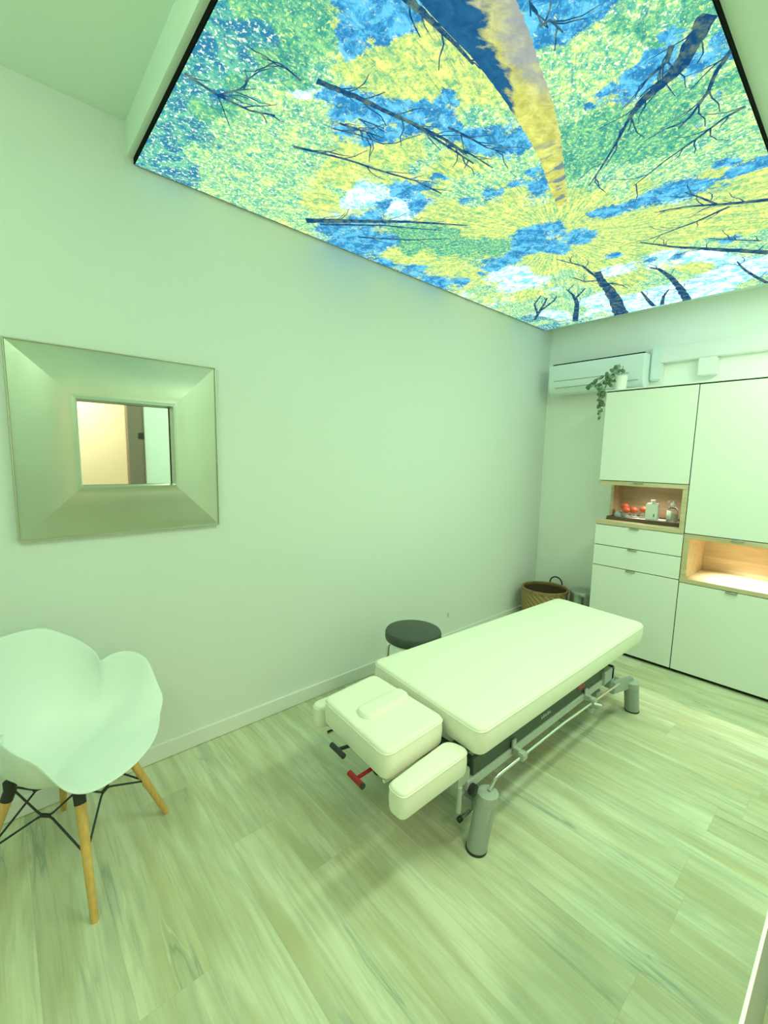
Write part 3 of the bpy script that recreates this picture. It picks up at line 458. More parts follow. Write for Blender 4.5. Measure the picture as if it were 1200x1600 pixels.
# shift radial centre into object space
for nd in M['forest'].node_tree.nodes:
    if nd.type == 'MATH' and nd.operation == 'SUBTRACT':
        for k in (0, 1):
            if abs(nd.inputs[1].default_value-RADIAL[k]) < 1e-4: nd.inputs[1].default_value = RADIAL[k]-pr.location[k]
            
M['limb'] = print_mat('printed_dark_limbs', False); M['trunk'] = print_mat('printed_birch_trunk', True)
rnd = random.Random(4)
def strip(bm, pts, z):
    P = []
    for (a, b) in zip(pts, pts[1:]):
        for k in range(6):
            u = k/6; P.append((a[0]+(b[0]-a[0])*u, a[1]+(b[1]-a[1])*u, a[2]+(b[2]-a[2])*u))
    P.append(pts[-1]); prev = None
    for i, (x, y, wd) in enumerate(P):
        a = P[max(0, i-1)]; b = P[min(len(P)-1, i+1)]; d = Vector((b[0]-a[0], b[1]-a[1])).normalized(); n = Vector((-d.y, d.x))
        x += rnd.uniform(-.05, .05)*wd; y += rnd.uniform(-.05, .05)*wd; wl = wd*.5*rnd.uniform(.85, 1.1); wr = wd*.5*rnd.uniform(.85, 1.1)
        f = lambda q: (min(max(q[0], PX0+.002), PX1-.002), min(max(q[1], PY0+.002), PY1-.002), z)
        cur = (bm.verts.new(f((x+n.x*wl, y+n.y*wl))), bm.verts.new(f((x-n.x*wr, y-n.y*wr))))
        if prev: bm.faces.new((prev[0], prev[1], cur[1], cur[0]))
        prev = cur
mb = MB()
for L in LIMBS: strip(mb.b, L, ZP-.0012)
# twigs sprouting from the limbs
for L in LIMBS:
    for (a, b) in zip(L, L[1:]):
        for _ in range(2):
            u = rnd.random(); x = a[0]+(b[0]-a[0])*u; y = a[1]+(b[1]-a[1])*u; an = math.atan2(b[1]-a[1], b[0]-a[0])+rnd.choice((-1, 1))*rnd.uniform(.3, .9)
            ln = rnd.uniform(.05, .16); q = [(x, y, .006)]
            for k in range(3): x += math.cos(an)*ln/3; y += math.sin(an)*ln/3; an += rnd.uniform(-.5, .5); q.append((x, y, .005-.001*k))
            strip(mb.b, q, ZP-.0012-.0001*_)
mb.build('printed_limbs', M['limb'], pr, smooth=False)
me = bpy.data.meshes.new('printed_trunk'); vs = []; fs = []; att = []
n = len(TRUNK_L); SUB = 8; rows = []
for i in range((n-1)*SUB+1):
    k = min(i//SUB, n-2); u = (i-k*SUB)/SUB
    l = [TRUNK_L[k][q]+(TRUNK_L[k+1][q]-TRUNK_L[k][q])*u for q in (0, 1)]; r = [TRUNK_R[k][q]+(TRUNK_R[k+1][q]-TRUNK_R[k][q])*u for q in (0, 1)]
    wob = .006*math.sin(i*1.7); rows.append((l, r, i/((n-1)*SUB), wob))
for l, r, v, wob in rows:
    for k in range(9):
        u = k/8; vs.append((l[0]+(r[0]-l[0])*u+wob*(1-2*u)-pr.location.x, max(l[1]+(r[1]-l[1])*u, PY0+.003)-pr.location.y, -.0022)); att.append((u, v, 0))
for i in range(len(rows)-1):
    for k in range(8): a = i*9+k; fs.append((a, a+9, a+10, a+1))
me.from_pydata(vs, [], fs); at_ = me.attributes.new('across', 'FLOAT_VECTOR', 'POINT'); at_.data.foreach_set('vector', np.array(att, 'f').ravel())
me.materials.append(M['trunk']); o = bpy.data.objects.new('printed_trunk', me); C.objects.link(o); o.parent = pr
# ------------------------------------------------------------------ cabinets
CX, YL, W = 3.554, 1.463, .60
YM, YE = YL-W, YL-2*W
G = .0028
def pull(y, z, parent, up=False):
    t = MB(); t.box((CX-.012, y-.032, z-.013), (CX+.004, y+.032, z-.0005), .002, 1); return t.build('handle', M['handle'], parent)
def front(name, y0, y1, z0, z1, parent):
    t = MB(); t.box((CX, y0+G, z0+.003), (CX+.018, y1-G, z1-.003), .0012, 1); return t.build(name, M['cabinet'], parent)
def carcass(y0, y1, z0, z1, parent):
    t = MB(); X0 = CX+.02
    t.box((X0, y0+.001, z0), (B-.004, y0+.017, z1)); t.box((X0, y1-.017, z0), (B-.004, y1-.001, z1)); t.box((X0, y0+.017, z0), (B-.004, y1-.017, z0+.016))
    t.box((X0, y0+.017, z1-.016), (B-.004, y1-.017, z1)); t.box((B-.012, y0+.017, z0+.016), (B-.004, y1-.017, z1-.016)); g = MB(); g.box((CX+.0184, y0+.0005, z0+.001), (CX+.0198, y1-.0005, z1-.001)); g.build('gap_shade_sheet', M['dark_gap'], parent, smooth=False)  # dark sheet behind the fronts stands in for shade in the door gaps
    return t.build('cabinet_body', M['cabinet'], parent, smooth=False)
yc1, yc2 = 1.18, .566
def oak_box(y0, y1, z0, z1, parent, open_left):
    t = MB(); X1 = B-.03
    t.box((CX-.002, y0+.002, z0), (X1, y1-.001, z0+.030), .0012, 1); t.box((CX-.002, y0+.002, z1-.030), (X1, y1-.001, z1), .0012, 1)
    t.box((CX, y0+.002, z0+.03), (X1, y0+.034, z1-.03), .0012, 1)
    if open_left: t.box((3.80, y1-.024, z0+.03), (X1, y1-.002, z1-.03), .0012, 1)
    else: t.box((CX, y1-.036, z0+.03), (X1, y1-.002, z1-.03), .0012, 1)
    return t
TOP = 2.0234
u = empty('wall_cabinet', (3.78, (YL+YM)/2, 1.347), 'upper white cupboard with one door, over the oak niche holding bottles', 'cabinet')
carcass(YM, YL, 1.347, TOP, u); d = front('door', YM, YL, 1.347, TOP-.006, u); pull(yc1, 1.3475, d)
u = empty('wall_cabinet', (3.78, (YM+YE)/2, 1.010), 'tall upper white cupboard at the right edge, over the empty lit oak niche', 'cabinet')
carcass(YE, YM, 1.010, TOP, u); d = front('door', YE, YM, 1.010, TOP-.006, u); pull(yc2, 1.0095, d)
t = empty('cabinet_top_board', (3.78, 1.15, TOP), 'long thin white board lying along the top of both upper cupboards', 'board')
tb = MB().box((CX-.004, YE, TOP), (B-.004, YL+.002, TOP+.008), .001, 1).build('board', M['cabinet'], t)
for nm, (y0, y1, z0, z1), lab, ol in (('open_shelf_box', (YM, YL, 1.004, 1.3445), 'oak open niche with a dark tray, glass cups and two bottles in it', True),
                               ('open_shelf_box', (YE, YM, .666, 1.0075), 'empty oak open niche with a bright spot of light on its base', False)):
    u = empty(nm, (3.78, (y0+y1)/2, z0), lab, 'shelf')
    oak_box(y0, y1, z0, z1, u, ol).build('oak_frame', M['oak'], u)
    bk = MB().box((B-.03, y0+.003, z0), (B-.01, y1-.003, z1)).build('back_panel', M['oak'], u)
    MB().lathe((3.72 if not ol else 3.74, .50 if not ol else 1.16, z1-.036), [(0, 0), (.03, 0), (.033, .003), (.033, .0059)], 24).build('recessed_lamp', M['trim'], u)
u = empty('base_cabinet', (3.78, (YL+YM)/2, 0), 'lower white cupboard with two drawers over a door, beside the steel bin', 'cabinet')
carcass(YM, YL, .022, 1.002, u); box('plinth', (CX+.03, YM, 0), (B-.01, YL-.01, .022), M['dark_gap'], u, label='black plinth')
for z0, z1 in ((.841, 1.003), (.678, .841)):
    d = front('drawer', YM, YL, z0, z1, u); pull(yc1, z1-.001, d)
d = front('door', YM, YL, .024, .678, u); pull(yc1, .676, d)
u = empty('base_cabinet', (3.78, (YM+YE)/2, 0), 'lower white cupboard with one large door, under the empty oak niche', 'cabinet')
carcass(YE, YM, .022, .664, u); box('plinth', (CX+.03, YE, 0), (B-.01, YM, .022), M['dark_gap'], u, label='black plinth')
d = front('door', YE, YM, .024, .665, u); pull(yc2, .663, d)
# reveals between units are gaps with dark shade sheets behind them; a dark filler strip stands behind the centre joint
u = tag(MB().box((CX+.006, YM-.0035, .022), (CX+.0195, YM+.0035, TOP-.004)).build('filler_strip', M['dark_gap']), 'thin dark filler strip in the joint between the two cupboard columns', 'strip')
# ------------------------------------------------------------------ things in the left niche
ZT = 1.034
t = empty('tray', (3.79, 1.16, ZT), 'dark brown low tray standing in the oak niche', 'tray')
mb = MB(); mb.box((3.655, .925, ZT), (3.93, 1.425, ZT+.006)); 
for a, b in (((3.655, .925), (3.663, 1.425)), ((3.922, .925), (3.93, 1.425)), ((3.663, .925), (3.922, .933)), ((3.663, 1.417), (3.922, 1.425))): mb.box((a[0], a[1], ZT+.006), (b[0], b[1], ZT+.028), .001, 1)
mb.build('tray_body', M['tray'], t, smooth=False)
tw = MB()
for i in range(3): tw.box((3.672+.004*i, .95+.01*i, ZT+.0062+.007*i), (3.85-.004*i, 1.37-.02*i, ZT+.0125+.007*i), .003)
tag(tw.build('folded_towel', M['towel']), 'thin white folded cloth lying in the dark tray', 'cloth')
ZS = ZT+.0268
def cup(y, x, z, R, name, label, tilt):
    t = empty(name, (x, y, z), label, 'cupping glass', 'cupping glasses with orange bulbs in the tray')
    MB().lathe((x, y, z), [(R*.55, 0), (R*.8, R*.1), (R, R*.7), (R*.85, R*1.3), (R*.35, R*1.6), (R*.32, R*1.55), (R*.78, R*1.25), (R*.92, R*.7), (R*.72, R*.14), (R*.45, .003)], 28).build('glass_cup', M['clear'], t)
    b = bmesh.new(); bmesh.ops.create_uvsphere(b, u_segments=24, v_segments=14, radius=.030)
    for v in b.verts: v.co = Vector((v.co.x, v.co.y, v.co.z*.82))+Vector((x+tilt[0], y+tilt[1], z+R*1.6+.016))
    m = MB(); m.add(b); m.lathe((x+tilt[0]*.5, y+tilt[1]*.5, z+R*1.45), [(.012, 0), (.014, .012)], 16); m.build('rubber_bulb', M['cup_bulb'], t, label='orange rubber bulb')
cup(1.345, 3.80, ZS, .038, 'cupping_glass', 'cupping glass with the leftmost and highest orange bulb, at the back of the tray', (0, .0))
cup(1.30, 3.70, ZT+.026, .026, 'cupping_glass', 'cupping glass with orange bulb, just right of the blue-grey glass ball', (0, .0))
cup(1.255, 3.735, ZS, .026, 'cupping_glass', 'cupping glass with small orange bulb in the middle of the row', (0, 0))
cup(1.19, 3.76, ZS, .032, 'cupping_glass', 'cupping glass with red-orange bulb, right beside the white square bottle', (0, 0))
b = bmesh.new(); bmesh.ops.create_uvsphere(b, u_segments=28, v_segments=16, radius=.031)
for v in b.verts: v.co += Vector((3.71, 1.355, ZT+.038))
mm = MB(); mm.add(b); mm.lathe((3.71, 1.355, ZT+.001+.0135), [(.010, 0), (.014, .002)], 16)
M['blue_glass'] = mat('blue_grey_glass', (.55, .68, .72), .15, trans=.4)
tag(mm.build('glass_ball', M['blue_glass']), 'pale blue-grey glass ball at the left front of the tray', 'ball')
t = empty('square_bottle', (3.705, 1.115, ZS), 'white square canister bottle with a white screw cap in the niche', 'bottle')
MB().box((3.68, 1.075, ZS), (3.735, 1.158, ZS+.125), .006, 3).build('bottle_body', M['plastic_white'], t)
MB().lathe((3.707, 1.117, ZS+.125), [(.012, 0), (.012, .006), (.016, .006), (.016, .026), (.0, .028)], 24).build('screw_cap', M['plastic_white'], t)
MB().box((3.679, 1.082, ZS+.02), (3.6799, 1.150, ZS+.105)).build('label', M['label'], t, smooth=False)
MB().box((3.6785, 1.092, ZS+.026), (3.6789, 1.102, ZS+.048)).build('printed_mark', M['label_blue'], t, smooth=False)
t = empty('pump_bottle', (3.71, .985, ZS), 'clear bottle with white pump and white label at the right end of the tray', 'bottle')
MB().lathe((3.71, .985, ZS), [(0, 0), (.033, 0), (.036, .006), (.036, .088), (.030, .106), (.014, .116), (.014, .122), (0, .122)], 32).build('bottle_body', M['clear'], t)
MB().lathe((3.71, .985, ZS+.006), [(0, 0), (.031, 0), (.031, .055), (0, .056)], 28).build('liquid', mat('clear_gel', (.80, .90, .90), .2, trans=.5), t)
MB().lathe((3.71, .985, ZS+.122), [(.017, 0), (.017, .016), (.006, .019), (.006, .036), (0, .036)], 24).tube([(3.71, .985, ZS+.158), (3.69, .995, ZS+.158), (3.668, 1.005, ZS+.152)], .006).build('pump', M['plastic_white'], t)
mb = MB()
for k in range(14):
    a0 = PI*.62+k*.09; a1 = a0+.09; r = .0366
    mb.face([(3.71+r*math.cos(a0), .985+r*math.sin(a0), ZS+.02), (3.71+r*math.cos(a1), .985+r*math.sin(a1), ZS+.02), (3.71+r*math.cos(a1), .985+r*math.sin(a1), ZS+.085), (3.71+r*math.cos(a0), .985+r*math.sin(a0), ZS+.085)])
lb = mb.build('label', M['label'], t); sm = lb.modifiers.new('s', 'SOLIDIFY'); sm.thickness = .0006
for a, zz, h in ((2.05, .07, .008), (2.08, .03, .008)):
    mb = MB(); r = .0378; mb.face([(3.71+r*math.cos(a), .985+r*math.sin(a), ZS+zz), (3.71+r*math.cos(a+.5), .985+r*math.sin(a+.5), ZS+zz), (3.71+r*math.cos(a+.5), .985+r*math.sin(a+.5), ZS+zz+h), (3.71+r*math.cos(a), .985+r*math.sin(a), ZS+zz+h)])
    mb.build('printed_mark', M['label_blue'], t)
# ------------------------------------------------------------------ air conditioner
t = empty('air_conditioner', (3.91, 1.69, 2.07), 'white wall air conditioner mounted high beside the corner, over the cupboard', 'air conditioner')
y0, y1 = 1.305, 2.075; mb = MB()
prof = [(4.018, 2.335), (3.85, 2.335), (3.815, 2.328), (3.802, 2.30), (3.802, 2.15), (3.812, 2.115), (3.84, 2.078), (3.88, 2.072), (4.018, 2.09)]
a_ = [mb.b.verts.new((x, y0, z)) for x, z in prof]; b_ = [mb.b.verts.new((x, y1, z)) for x, z in prof]
for k in range(len(prof)): k2 = (k+1) % len(prof); mb.b.faces.new((a_[k], a_[k2], b_[k2], b_[k]))
mb.b.faces.new(a_); mb.b.faces.new(b_[::-1]); mb.build('housing', M['ac'], t, angle=50)
MB().box((3.8, y0+.10, 2.186), (3.803, y1-.05, 2.192)).build('panel_seam', M['ac_dark'], t, smooth=False)
MB().box((3.803, y0+.03, 2.128), (3.8115, y1-.06, 2.133)).build('louvre_seam', M['ac_dark'], t, smooth=False)
MB().obox((3.818, (y0+y1)/2-.0, 2.103), (0, 1, 0), (-.62, 0, .78), (y1-y0)/2-.06, .018, .002).build('louvre', M['ac'], t)
MB().box((3.84, y0+.01, 2.3352), (4.0, y1-.01, 2.343)).build('top_grille', M['dark_gap'], t, smooth=False, label='dark top grille')
t = tag(MB().box((3.93, 1.235, 2.13), (B-.001, 1.30, 2.385), .01).build('pipe_cover', M['ac']), 'white pipe cover box at the right end of the air conditioner', 'pipe cover')
# ------------------------------------------------------------------ potted plant
PC = (3.62, 1.392)
t = empty('potted_plant', (PC[0], PC[1], TOP+.008), 'trailing green plant in a white pot on top of the cupboard', 'plant')
z0 = TOP+.0082
MB().lathe((*PC, z0), [(0, 0), (.038, 0), (.042, .004), (.046, .09), (.046, .105), (.041, .105), (.040, .09), (0, .088)], 32).build('pot', M['pot'], t)
MB().lathe((*PC, z0+.0885), [(.0395, 0), (0, .004)], 20).build('soil', M['tray'], t)
rnd = random.Random(9); st_ = MB()
def leaf(bm, c, r, n, up):
    n = n.normalized(); a = (up-n*up.dot(n)).normalized(); b = n.cross(a); rim = []
    cv = bm.verts.new(c)
    for k in range(10):
        q = 2*PI*k/10; ra = r*(1.15 if k == 0 else 1); p = c+a*math.cos(q)*ra+b*math.sin(q)*ra*.82-n*.12*r*(1-math.cos(2*q)); rim.append(bm.verts.new(p))
    for k in range(10): bm.faces.new((cv, rim[k], rim[(k+1) % 10]))
crown = Vector((PC[0], PC[1], z0+.11)); LV = [Vector(l) for l in LEAVES]
hi = sorted(LV, key=lambda v: -v.z)
anchor = Vector((3.585, 1.475, z0+.055))
st_.tube([crown-Vector((0, 0, .02)), crown+Vector((-.015, .03, .05)), Vector((3.58, 1.44, z0+.11)), anchor, Vector((3.545, 1.488, 2.0)), Vector((3.54, 1.49, 1.92)), Vector((3.54, 1.488, 1.84))], .0022, 6)
st_.tube([crown-Vector((0, 0, .02)), crown+Vector((-.02, .05, .04)), Vector((3.57, 1.49, z0+.09)), Vector((3.55, 1.54, z0+.045)), Vector((3.55, 1.60, z0+.05))], .0022, 6)
st_.tube([crown-Vector((0, 0, .02)), crown+Vector((.0, -.01, .07))], .0022, 6)
st_.tube([anchor, Vector((3.56, 1.50, 2.03)), Vector((3.55, 1.515, 1.96)), Vector((3.555, 1.505, 1.9))], .0018, 6)
st_.build('stems', M['stem'], t)
for base in LV:
    for k in range(3):
        c = base+Vector((rnd.uniform(-.02, .02), rnd.uniform(-.022, .022), rnd.uniform(-.02, .02))) if k else base
        if c.z < TOP+.03 and c.x > CX-.03 and c.y < YL+.02: c.y = YL+.025; c.x = min(c.x, CX)
        if c.z < TOP+.03 and c.y < 1.50: c.x = min(c.x, CX+.02)
        lm = MB(); r = rnd.uniform(.013, .020)*(.75 if base.z < 1.9 else 1)
        leaf(lm.b, c, r, Vector((-1, -.3+rnd.uniform(-.5, .5), .5+rnd.uniform(-.6, .6))), Vector((rnd.uniform(-.2, .2), rnd.uniform(-1, 1), -1 if c.z < 2.08 else 1)))
        o = lm.build('leaf', M['leaf'] if rnd.random() < .5 else M['leaf2'], t); sm = o.modifiers.new('s', 'SOLIDIFY'); sm.thickness = .0008
# ------------------------------------------------------------------ basket and bin
bc = (3.715, 1.935)
t = empty('woven_basket', (*bc, 0), 'round woven bamboo basket with black handles in the corner', 'basket')
m = MB(); m.lathe((*bc, .001), [(0, 0), (.165, 0), (.172, .008), (.195, .16), (.200, .325)], 56); m.origin = Vector((*bc, 0)); m.build('basket_wall', M['basket'], t)
MB().lathe((*bc, .001), [(.192, .325), (.186, .16), (.165, .012), (0, .012)], 56).build('lining', M['basket_in'], t)
MB().lathe((*bc, 0), [(.190, .312), (.188, .332), (.196, .339), (.204, .334), (.205, .312), (.200, .308)], 56).build('rim', M['basket_rim'], t)
for an, up in ((-.02, 1), (PI-.02, -1)):
    # the second handle hangs down inside the basket
    ca, sa = math.cos(an), math.sin(an); pts = []
    for k in range(13):
        q = PI*k/12; o_ = .062*math.cos(q); rh = .199 if up > 0 else .180
        pts.append((bc[0]+rh*ca-o_*sa, bc[1]+.199*sa+o_*ca, .315+up*.085*math.sin(q)**.7))
    MB().tube(pts, .0065, 10).build('handle', M['black_plastic'], t, label='black handle')
m = MB(); 
for k in range(5):
    a = k*1.3; m.obox((bc[0]+.08*math.cos(a), bc[1]+.08*math.sin(a), .20+.012*k), (math.cos(a), math.sin(a), .3), (-math.sin(a), math.cos(a), 0), .07, .05, .015, .008)
tag(m.build('folded_cloths', M['basket_in']), 'dark folded cloths lying inside the woven basket', 'cloth')
nc = (3.775, 1.612)
t = empty('pedal_bin', (*nc, 0), 'small round stainless steel pedal bin between basket and cupboard', 'bin')
MB().lathe((*nc, 0), [(.100, .014), (.1035, .016), (.104, .345), (.106, .347)], 48).build('bin_body', M['steel'], t)
MB().lathe((*nc, 0), [(0, 0), (.106, 0), (.108, .003), (.108, .016), (.1045, .018)], 48).build('base_ring', M['black_plastic'], t)
MB().lathe((*nc, 0), [(.107, .341), (.108, .347), (.108, .366), (.104, .374), (.07, .383), (0, .386)], 48).build('lid', M['steel'], t)
ddir = Vector((-.92, -.39, 0)); 
MB().obox(Vector((*nc, .352))+ddir*.110, ddir, (-ddir.y, ddir.x, 0), .008, .018, .009, .002).build('lid_tab', M['chrome'], t)
MB().obox(Vector((*nc, .012))+ddir*.125, ddir, (-ddir.y, ddir.x, 0), .022, .025, .005, .002).build('pedal', M['black_plastic'], t)
MB().obox(Vector((*nc, .18))+ddir*.105, ddir, (-ddir.y, ddir.x, 0), .003, .009, .158, .001).build('hinge_strip', M['dark_metal'], t)
# ------------------------------------------------------------------ stool
sc_ = (1.795, 1.735)
t = empty('round_stool', (*sc_, 0), 'round stool with black padded seat and chrome legs behind the massage table', 'stool')
MB().lathe((*sc_, 0), [(0, .428), (.155, .428), (.163, .434), (.166, .445), (.166, .472), (.160, .484), (.148, .489), (0, .492)], 64).build('seat', M['stool'], t)
MB().lathe((*sc_, 0), [(.120, .418), (.150, .418), (.150, .428), (.120, .428)], 48).build('seat_ring', M['chrome'], t)
for k in range(4):
    a = math.radians(148+90*k); ca, sa = math.cos(a), math.sin(a)
    MB().tube([(sc_[0]+.12*ca, sc_[1]+.12*sa, .42), (sc_[0]+.148*ca, sc_[1]+.148*sa, .40), (sc_[0]+.175*ca, sc_[1]+.175*sa, .012)], .010, 14, bend=.02).build('leg', M['chrome'], t)
    MB().lathe((sc_[0]+.1755*ca, sc_[1]+.1755*sa, 0), [(0, 0), (.013, 0), (.013, .014), (.0105, .016)], 16).build('foot', M['black_plastic'], t)
pts = [(sc_[0]+.1610*math.cos(2*PI*k/40), sc_[1]+.1610*math.sin(2*PI*k/40), .19) for k in range(41)]
MB().tube(pts, .007, 10, cap=False).build('foot_ring', M['chrome'], t)
# ------------------------------------------------------------------ massage table
t = empty('massage_table', (2.1, 1.2, 0), 'cream padded massage table with headrest and arm pads on a grey steel frame', 'massage table')
def piping(pad_, z, r, parent, off=0):
    pts = [Vector((p.x, p.y, z)) for p in pad_.outline]; pts.append(pts[0]); return MB().tube(pts, r, 6, cap=False).build('piping', M['leather'], parent)
mc = MB(); mc.pad([(1.322, 1.545), (3.000, 1.458), (2.945, .864), (1.262, .864)], [.045, .07, .06, .05], .402, .511, .014, .002)
ol = mc.outline; cu = mc.build('lying_cushion', M['leather'], t)
class _O: pass
q = _O(); q.outline = ol; piping(q, .4965, .0022, cu)
hc = MB(); hc.pad([(.962, 1.44), (1.262, 1.462), (1.252, 1.022), (.928, 1.008)], [.04, .045, .04, .045], .388, .498, .014, .002)
q.outline = hc.outline; cu = hc.build('head_cushion', M['leather'], t); piping(q, .484, .0022, cu)
fp = MB(); fp.pad([(1.000, 1.272), (1.245, 1.283), (1.243, 1.203), (.998, 1.192)], .038, .490, .516, .008, .002); fpo = fp.build('face_hole_plug', M['leather'], t); q.outline = fp.outline; piping(q, .5005, .0018, fpo)
def arm_pad(cs): 
    m = MB(); m.pad(cs, [.03, .03, .045, .045], .328, .425, .012, .003); q.outline = m.outline; o = m.build('arm_pad', M['leather'], t); piping(q, .4125, .002, o)
arm_pad([(.905, .976), (.905, .898), (1.262, .902), (1.238, 1.000)][:4])
arm_pad([(1.262, 1.545), (.975, 1.545), (.965, 1.475), (1.255, 1.468)])
# chassis under the cushions
m = MB(); m.box((1.33, .92, .375), (2.90, 1.44, .400), .003); m.build('cushion_board', M['black_plastic'], t)
m = MB(); m.box((1.24, .895, .265), (2.45, .925, .302), .003); m.build('side_rail', M['frame_rail'], t)
m = MB(); m.box((1.24, 1.44, .265), (2.45, 1.47, .302), .003); m.build('side_rail', M['frame_rail'], t)
m = MB(); m.box((1.28, .902, .302), (2.46, .918, .375), .002); m.box((1.28, 1.42, .302), (2.46, 1.436, .375), .002); m.box((1.28, .918, .30), (1.31, 1.42, .36), .003); m.box((2.40, .918, .30), (2.44, 1.415, .36), .003); m.build('inner_frame', M['dark_metal'], t)
m = MB(); m.box((2.14, .9005, .335), (2.22, .9018, .358)); m.build('red_sticker', M['red_plastic'], t, smooth=False, label='small red sticker')
m = MB()
for k in range(5): m.box((1.78+.018*k, .9005, .330), (1.792+.018*k, .9018, .330+(.016 if k % 2 else .012)))
m.build('faint_lettering', M['frame_rail'], t, smooth=False)
# end bracket reaching to the rear leg
m = MB(); m.box((2.43, .885, .27), (2.56, .925, .345), .004); m.box((2.53, .885, .215), (2.57, .925, .345), .004); m.obox((2.655, .872, .205), (1, -.12, -.12), (.12, 1, 0), .11, .014, .034, .004)
m.build('end_bracket', M['frame_paint'], t)
m = MB(); m.box((2.44, .925, .17), (2.50, 1.45, .21), .004); m.box((1.32, .925, .115), (1.38, 1.45, .165), .004); m.box((1.36, 1.12, .12), (2.74, 1.22, .16), .004); m.box((2.76, .9, .12), (2.82, 1.45, .165), .004); m.build('base_frame', M['frame_paint'], t)
for (x0, z0_, x1, z1_) in ((1.55, .17, 2.05, .37), (2.05, .17, 2.5, .37)):
    for y in (1.02, 1.32):
        m = MB(); m.tube([(x0, y, z0_), (x1, y, z1_)], .018, 10); m.build('lifting_arm', M['dark_metal'], t)
m = MB(); m.lathe((1.9, 1.17, .16), [(0, 0), (.05, 0), (.05, .10), (0, .10)], 24); m.build('lift_motor', M['black_plastic'], t)
for x, y, h, lx, ly in ((1.298, .882, .228, .040, -.012), (2.800, .850, .205, -.055, .0), (1.298, 1.44, .228, .040, .012), (2.800, 1.44, .205, -.055, 0)):
    def lean(m):
        for v in m.b.verts: v.co.x += lx*v.co.z/h; v.co.y += ly*v.co.z/h
        return m
    o = lean(MB().lathe((x, y, 0), [(.036, .008), (.0395, .010), (.0395, h-.004), (.036, h), (0, h)], 36)).build('leg', M['frame_paint'], t)
    MB().lathe((x, y, 0), [(0, 0), (.040, 0), (.041, .003), (.041, .009), (.036, .0095)], 32).build('foot_ring', M['black_plastic'], o, label='black rubber foot')
    lean(MB().lathe((x, y, h-.038), [(.0402, 0), (.0406, .002), (.0406, .036), (.037, .0395), (0, .0398)], 36)).build('leg_cap', M['frame_rail'], o)
# foot control rod along the side
m = MB(); m.tube([(1.345, .868, .235), (1.362, .852, .292), (1.9, .852, .289), (2.55, .852, .258)], .0065, 12, bend=.02); m.build('control_rod', M['chrome'], t)
for x, z in ((1.545, .291), (2.22, .275)):
    m = MB(); m.box((x-.020, .838, z-.016), (x+.020, .866, z+.016), .004); m.box((x-.012, .86, z-.008), (x+.012, .897, z+.020), .003); m.box((x-.014, .889, z-.010), (x+.014, .897, z+.05), .002)
    m.build('rod_clamp', M['frame_rail'], t)
m = MB(); m.lathe((2.23, .872, .205), [(0, 0), (.018, 0), (.022, .006), (.022, .03), (.008, .034), (.008, .06)], 24); m.build('castor_knob', M['frame_rail'], t)
m = MB(); m.tube([(2.20, .842, .275), (2.225, .815, .268)], .007, 10); m.build('clamp_screw', M['chrome'], t)
# head end: bracket, post, knob, lever, rods and the two T handles
m = MB(); m.box((1.19, .905, .285), (1.27, .955, .345), .006); m.box((1.215, .915, .235), (1.262, .96, .29), .006); m.box((1.20, .95, .295), (1.30, 1.42, .33), .004); m.build('head_bracket', M['frame_rail'], t)
m = MB(); m.lathe((1.205, .905, .195), [(0, 0), (.0095, 0), (.0095, .10), (0, .10)], 18); m.build('post', M['frame_rail'], t)
m = MB()
cx, cy, cz = 1.262, .890, .268
for k in range(5):
    a = 2*PI*k/5; m.obox((cx, cy-.004, cz), (math.cos(a), 0, math.sin(a)), (0, 1, 0), .021, .010, .0065, .002)
m.tube([(cx, cy-.016, cz), (cx, .93, cz)], .011, 14); m.build('star_knob', M['black_plastic'], t)
m = MB(); m.tube([(1.275, .945, .10), (1.385, .935, .115)], .009, 14); m.build('foot_lever', M['chrome'], t)
MB().tube([(1.262, .946, .0985), (1.278, .945, .1005)], .0112, 14).build('lever_cap', M['black_plastic'], t)
for y in (1.045, 1.40): MB().tube([(.955, y, .362), (1.28, y, .350)], .007, 12).build('headrest_rod', M['chrome'], t)
m = MB(); m.box((.97, 1.06, .378), (1.24, 1.42, .389), .002); m.build('headrest_board', M['black_plastic'], t)
def thandle(p, q_, along, mt, lab, capm):
    a = Vector(along).normalized(); m = MB(); p = Vector(p); m.tube([p-a*.038, p+a*.038], .0105, 16); m.tube([p, Vector(q_)], .007, 12)
    o = m.build('t_handle', mt, t, label=lab); MB().tube([p-a*.045, p-a*.038], .0108, 16).build('handle_cap', capm, o)
thandle((.902, 1.253, .392), (1.00, 1.262, .368), (.05, 1, 0), M['black_plastic'], 'black T-shaped handle', M['black_plastic'])
thandle((.878, 1.108, .372), (1.00, 1.118, .366), (.05, 1, 0), M['red_plastic'], 'red T-shaped handle with black end', M['black_plastic'])
m = MB(); m.tube([(1.00, .955, .318), (1.24, .955, .318)], .008, 12); m.box((1.20, .92, .30), (1.25, 1.0, .327), .003); m.build('arm_bracket', M['frame_rail'], t)
m = MB(); m.tube([(1.00, 1.53, .318), (1.24, 1.50, .318)], .008, 12); m.box((1.20, 1.42, .30), (1.25, 1.53, .327), .003); m.build('arm_bracket', M['frame_rail'], t)
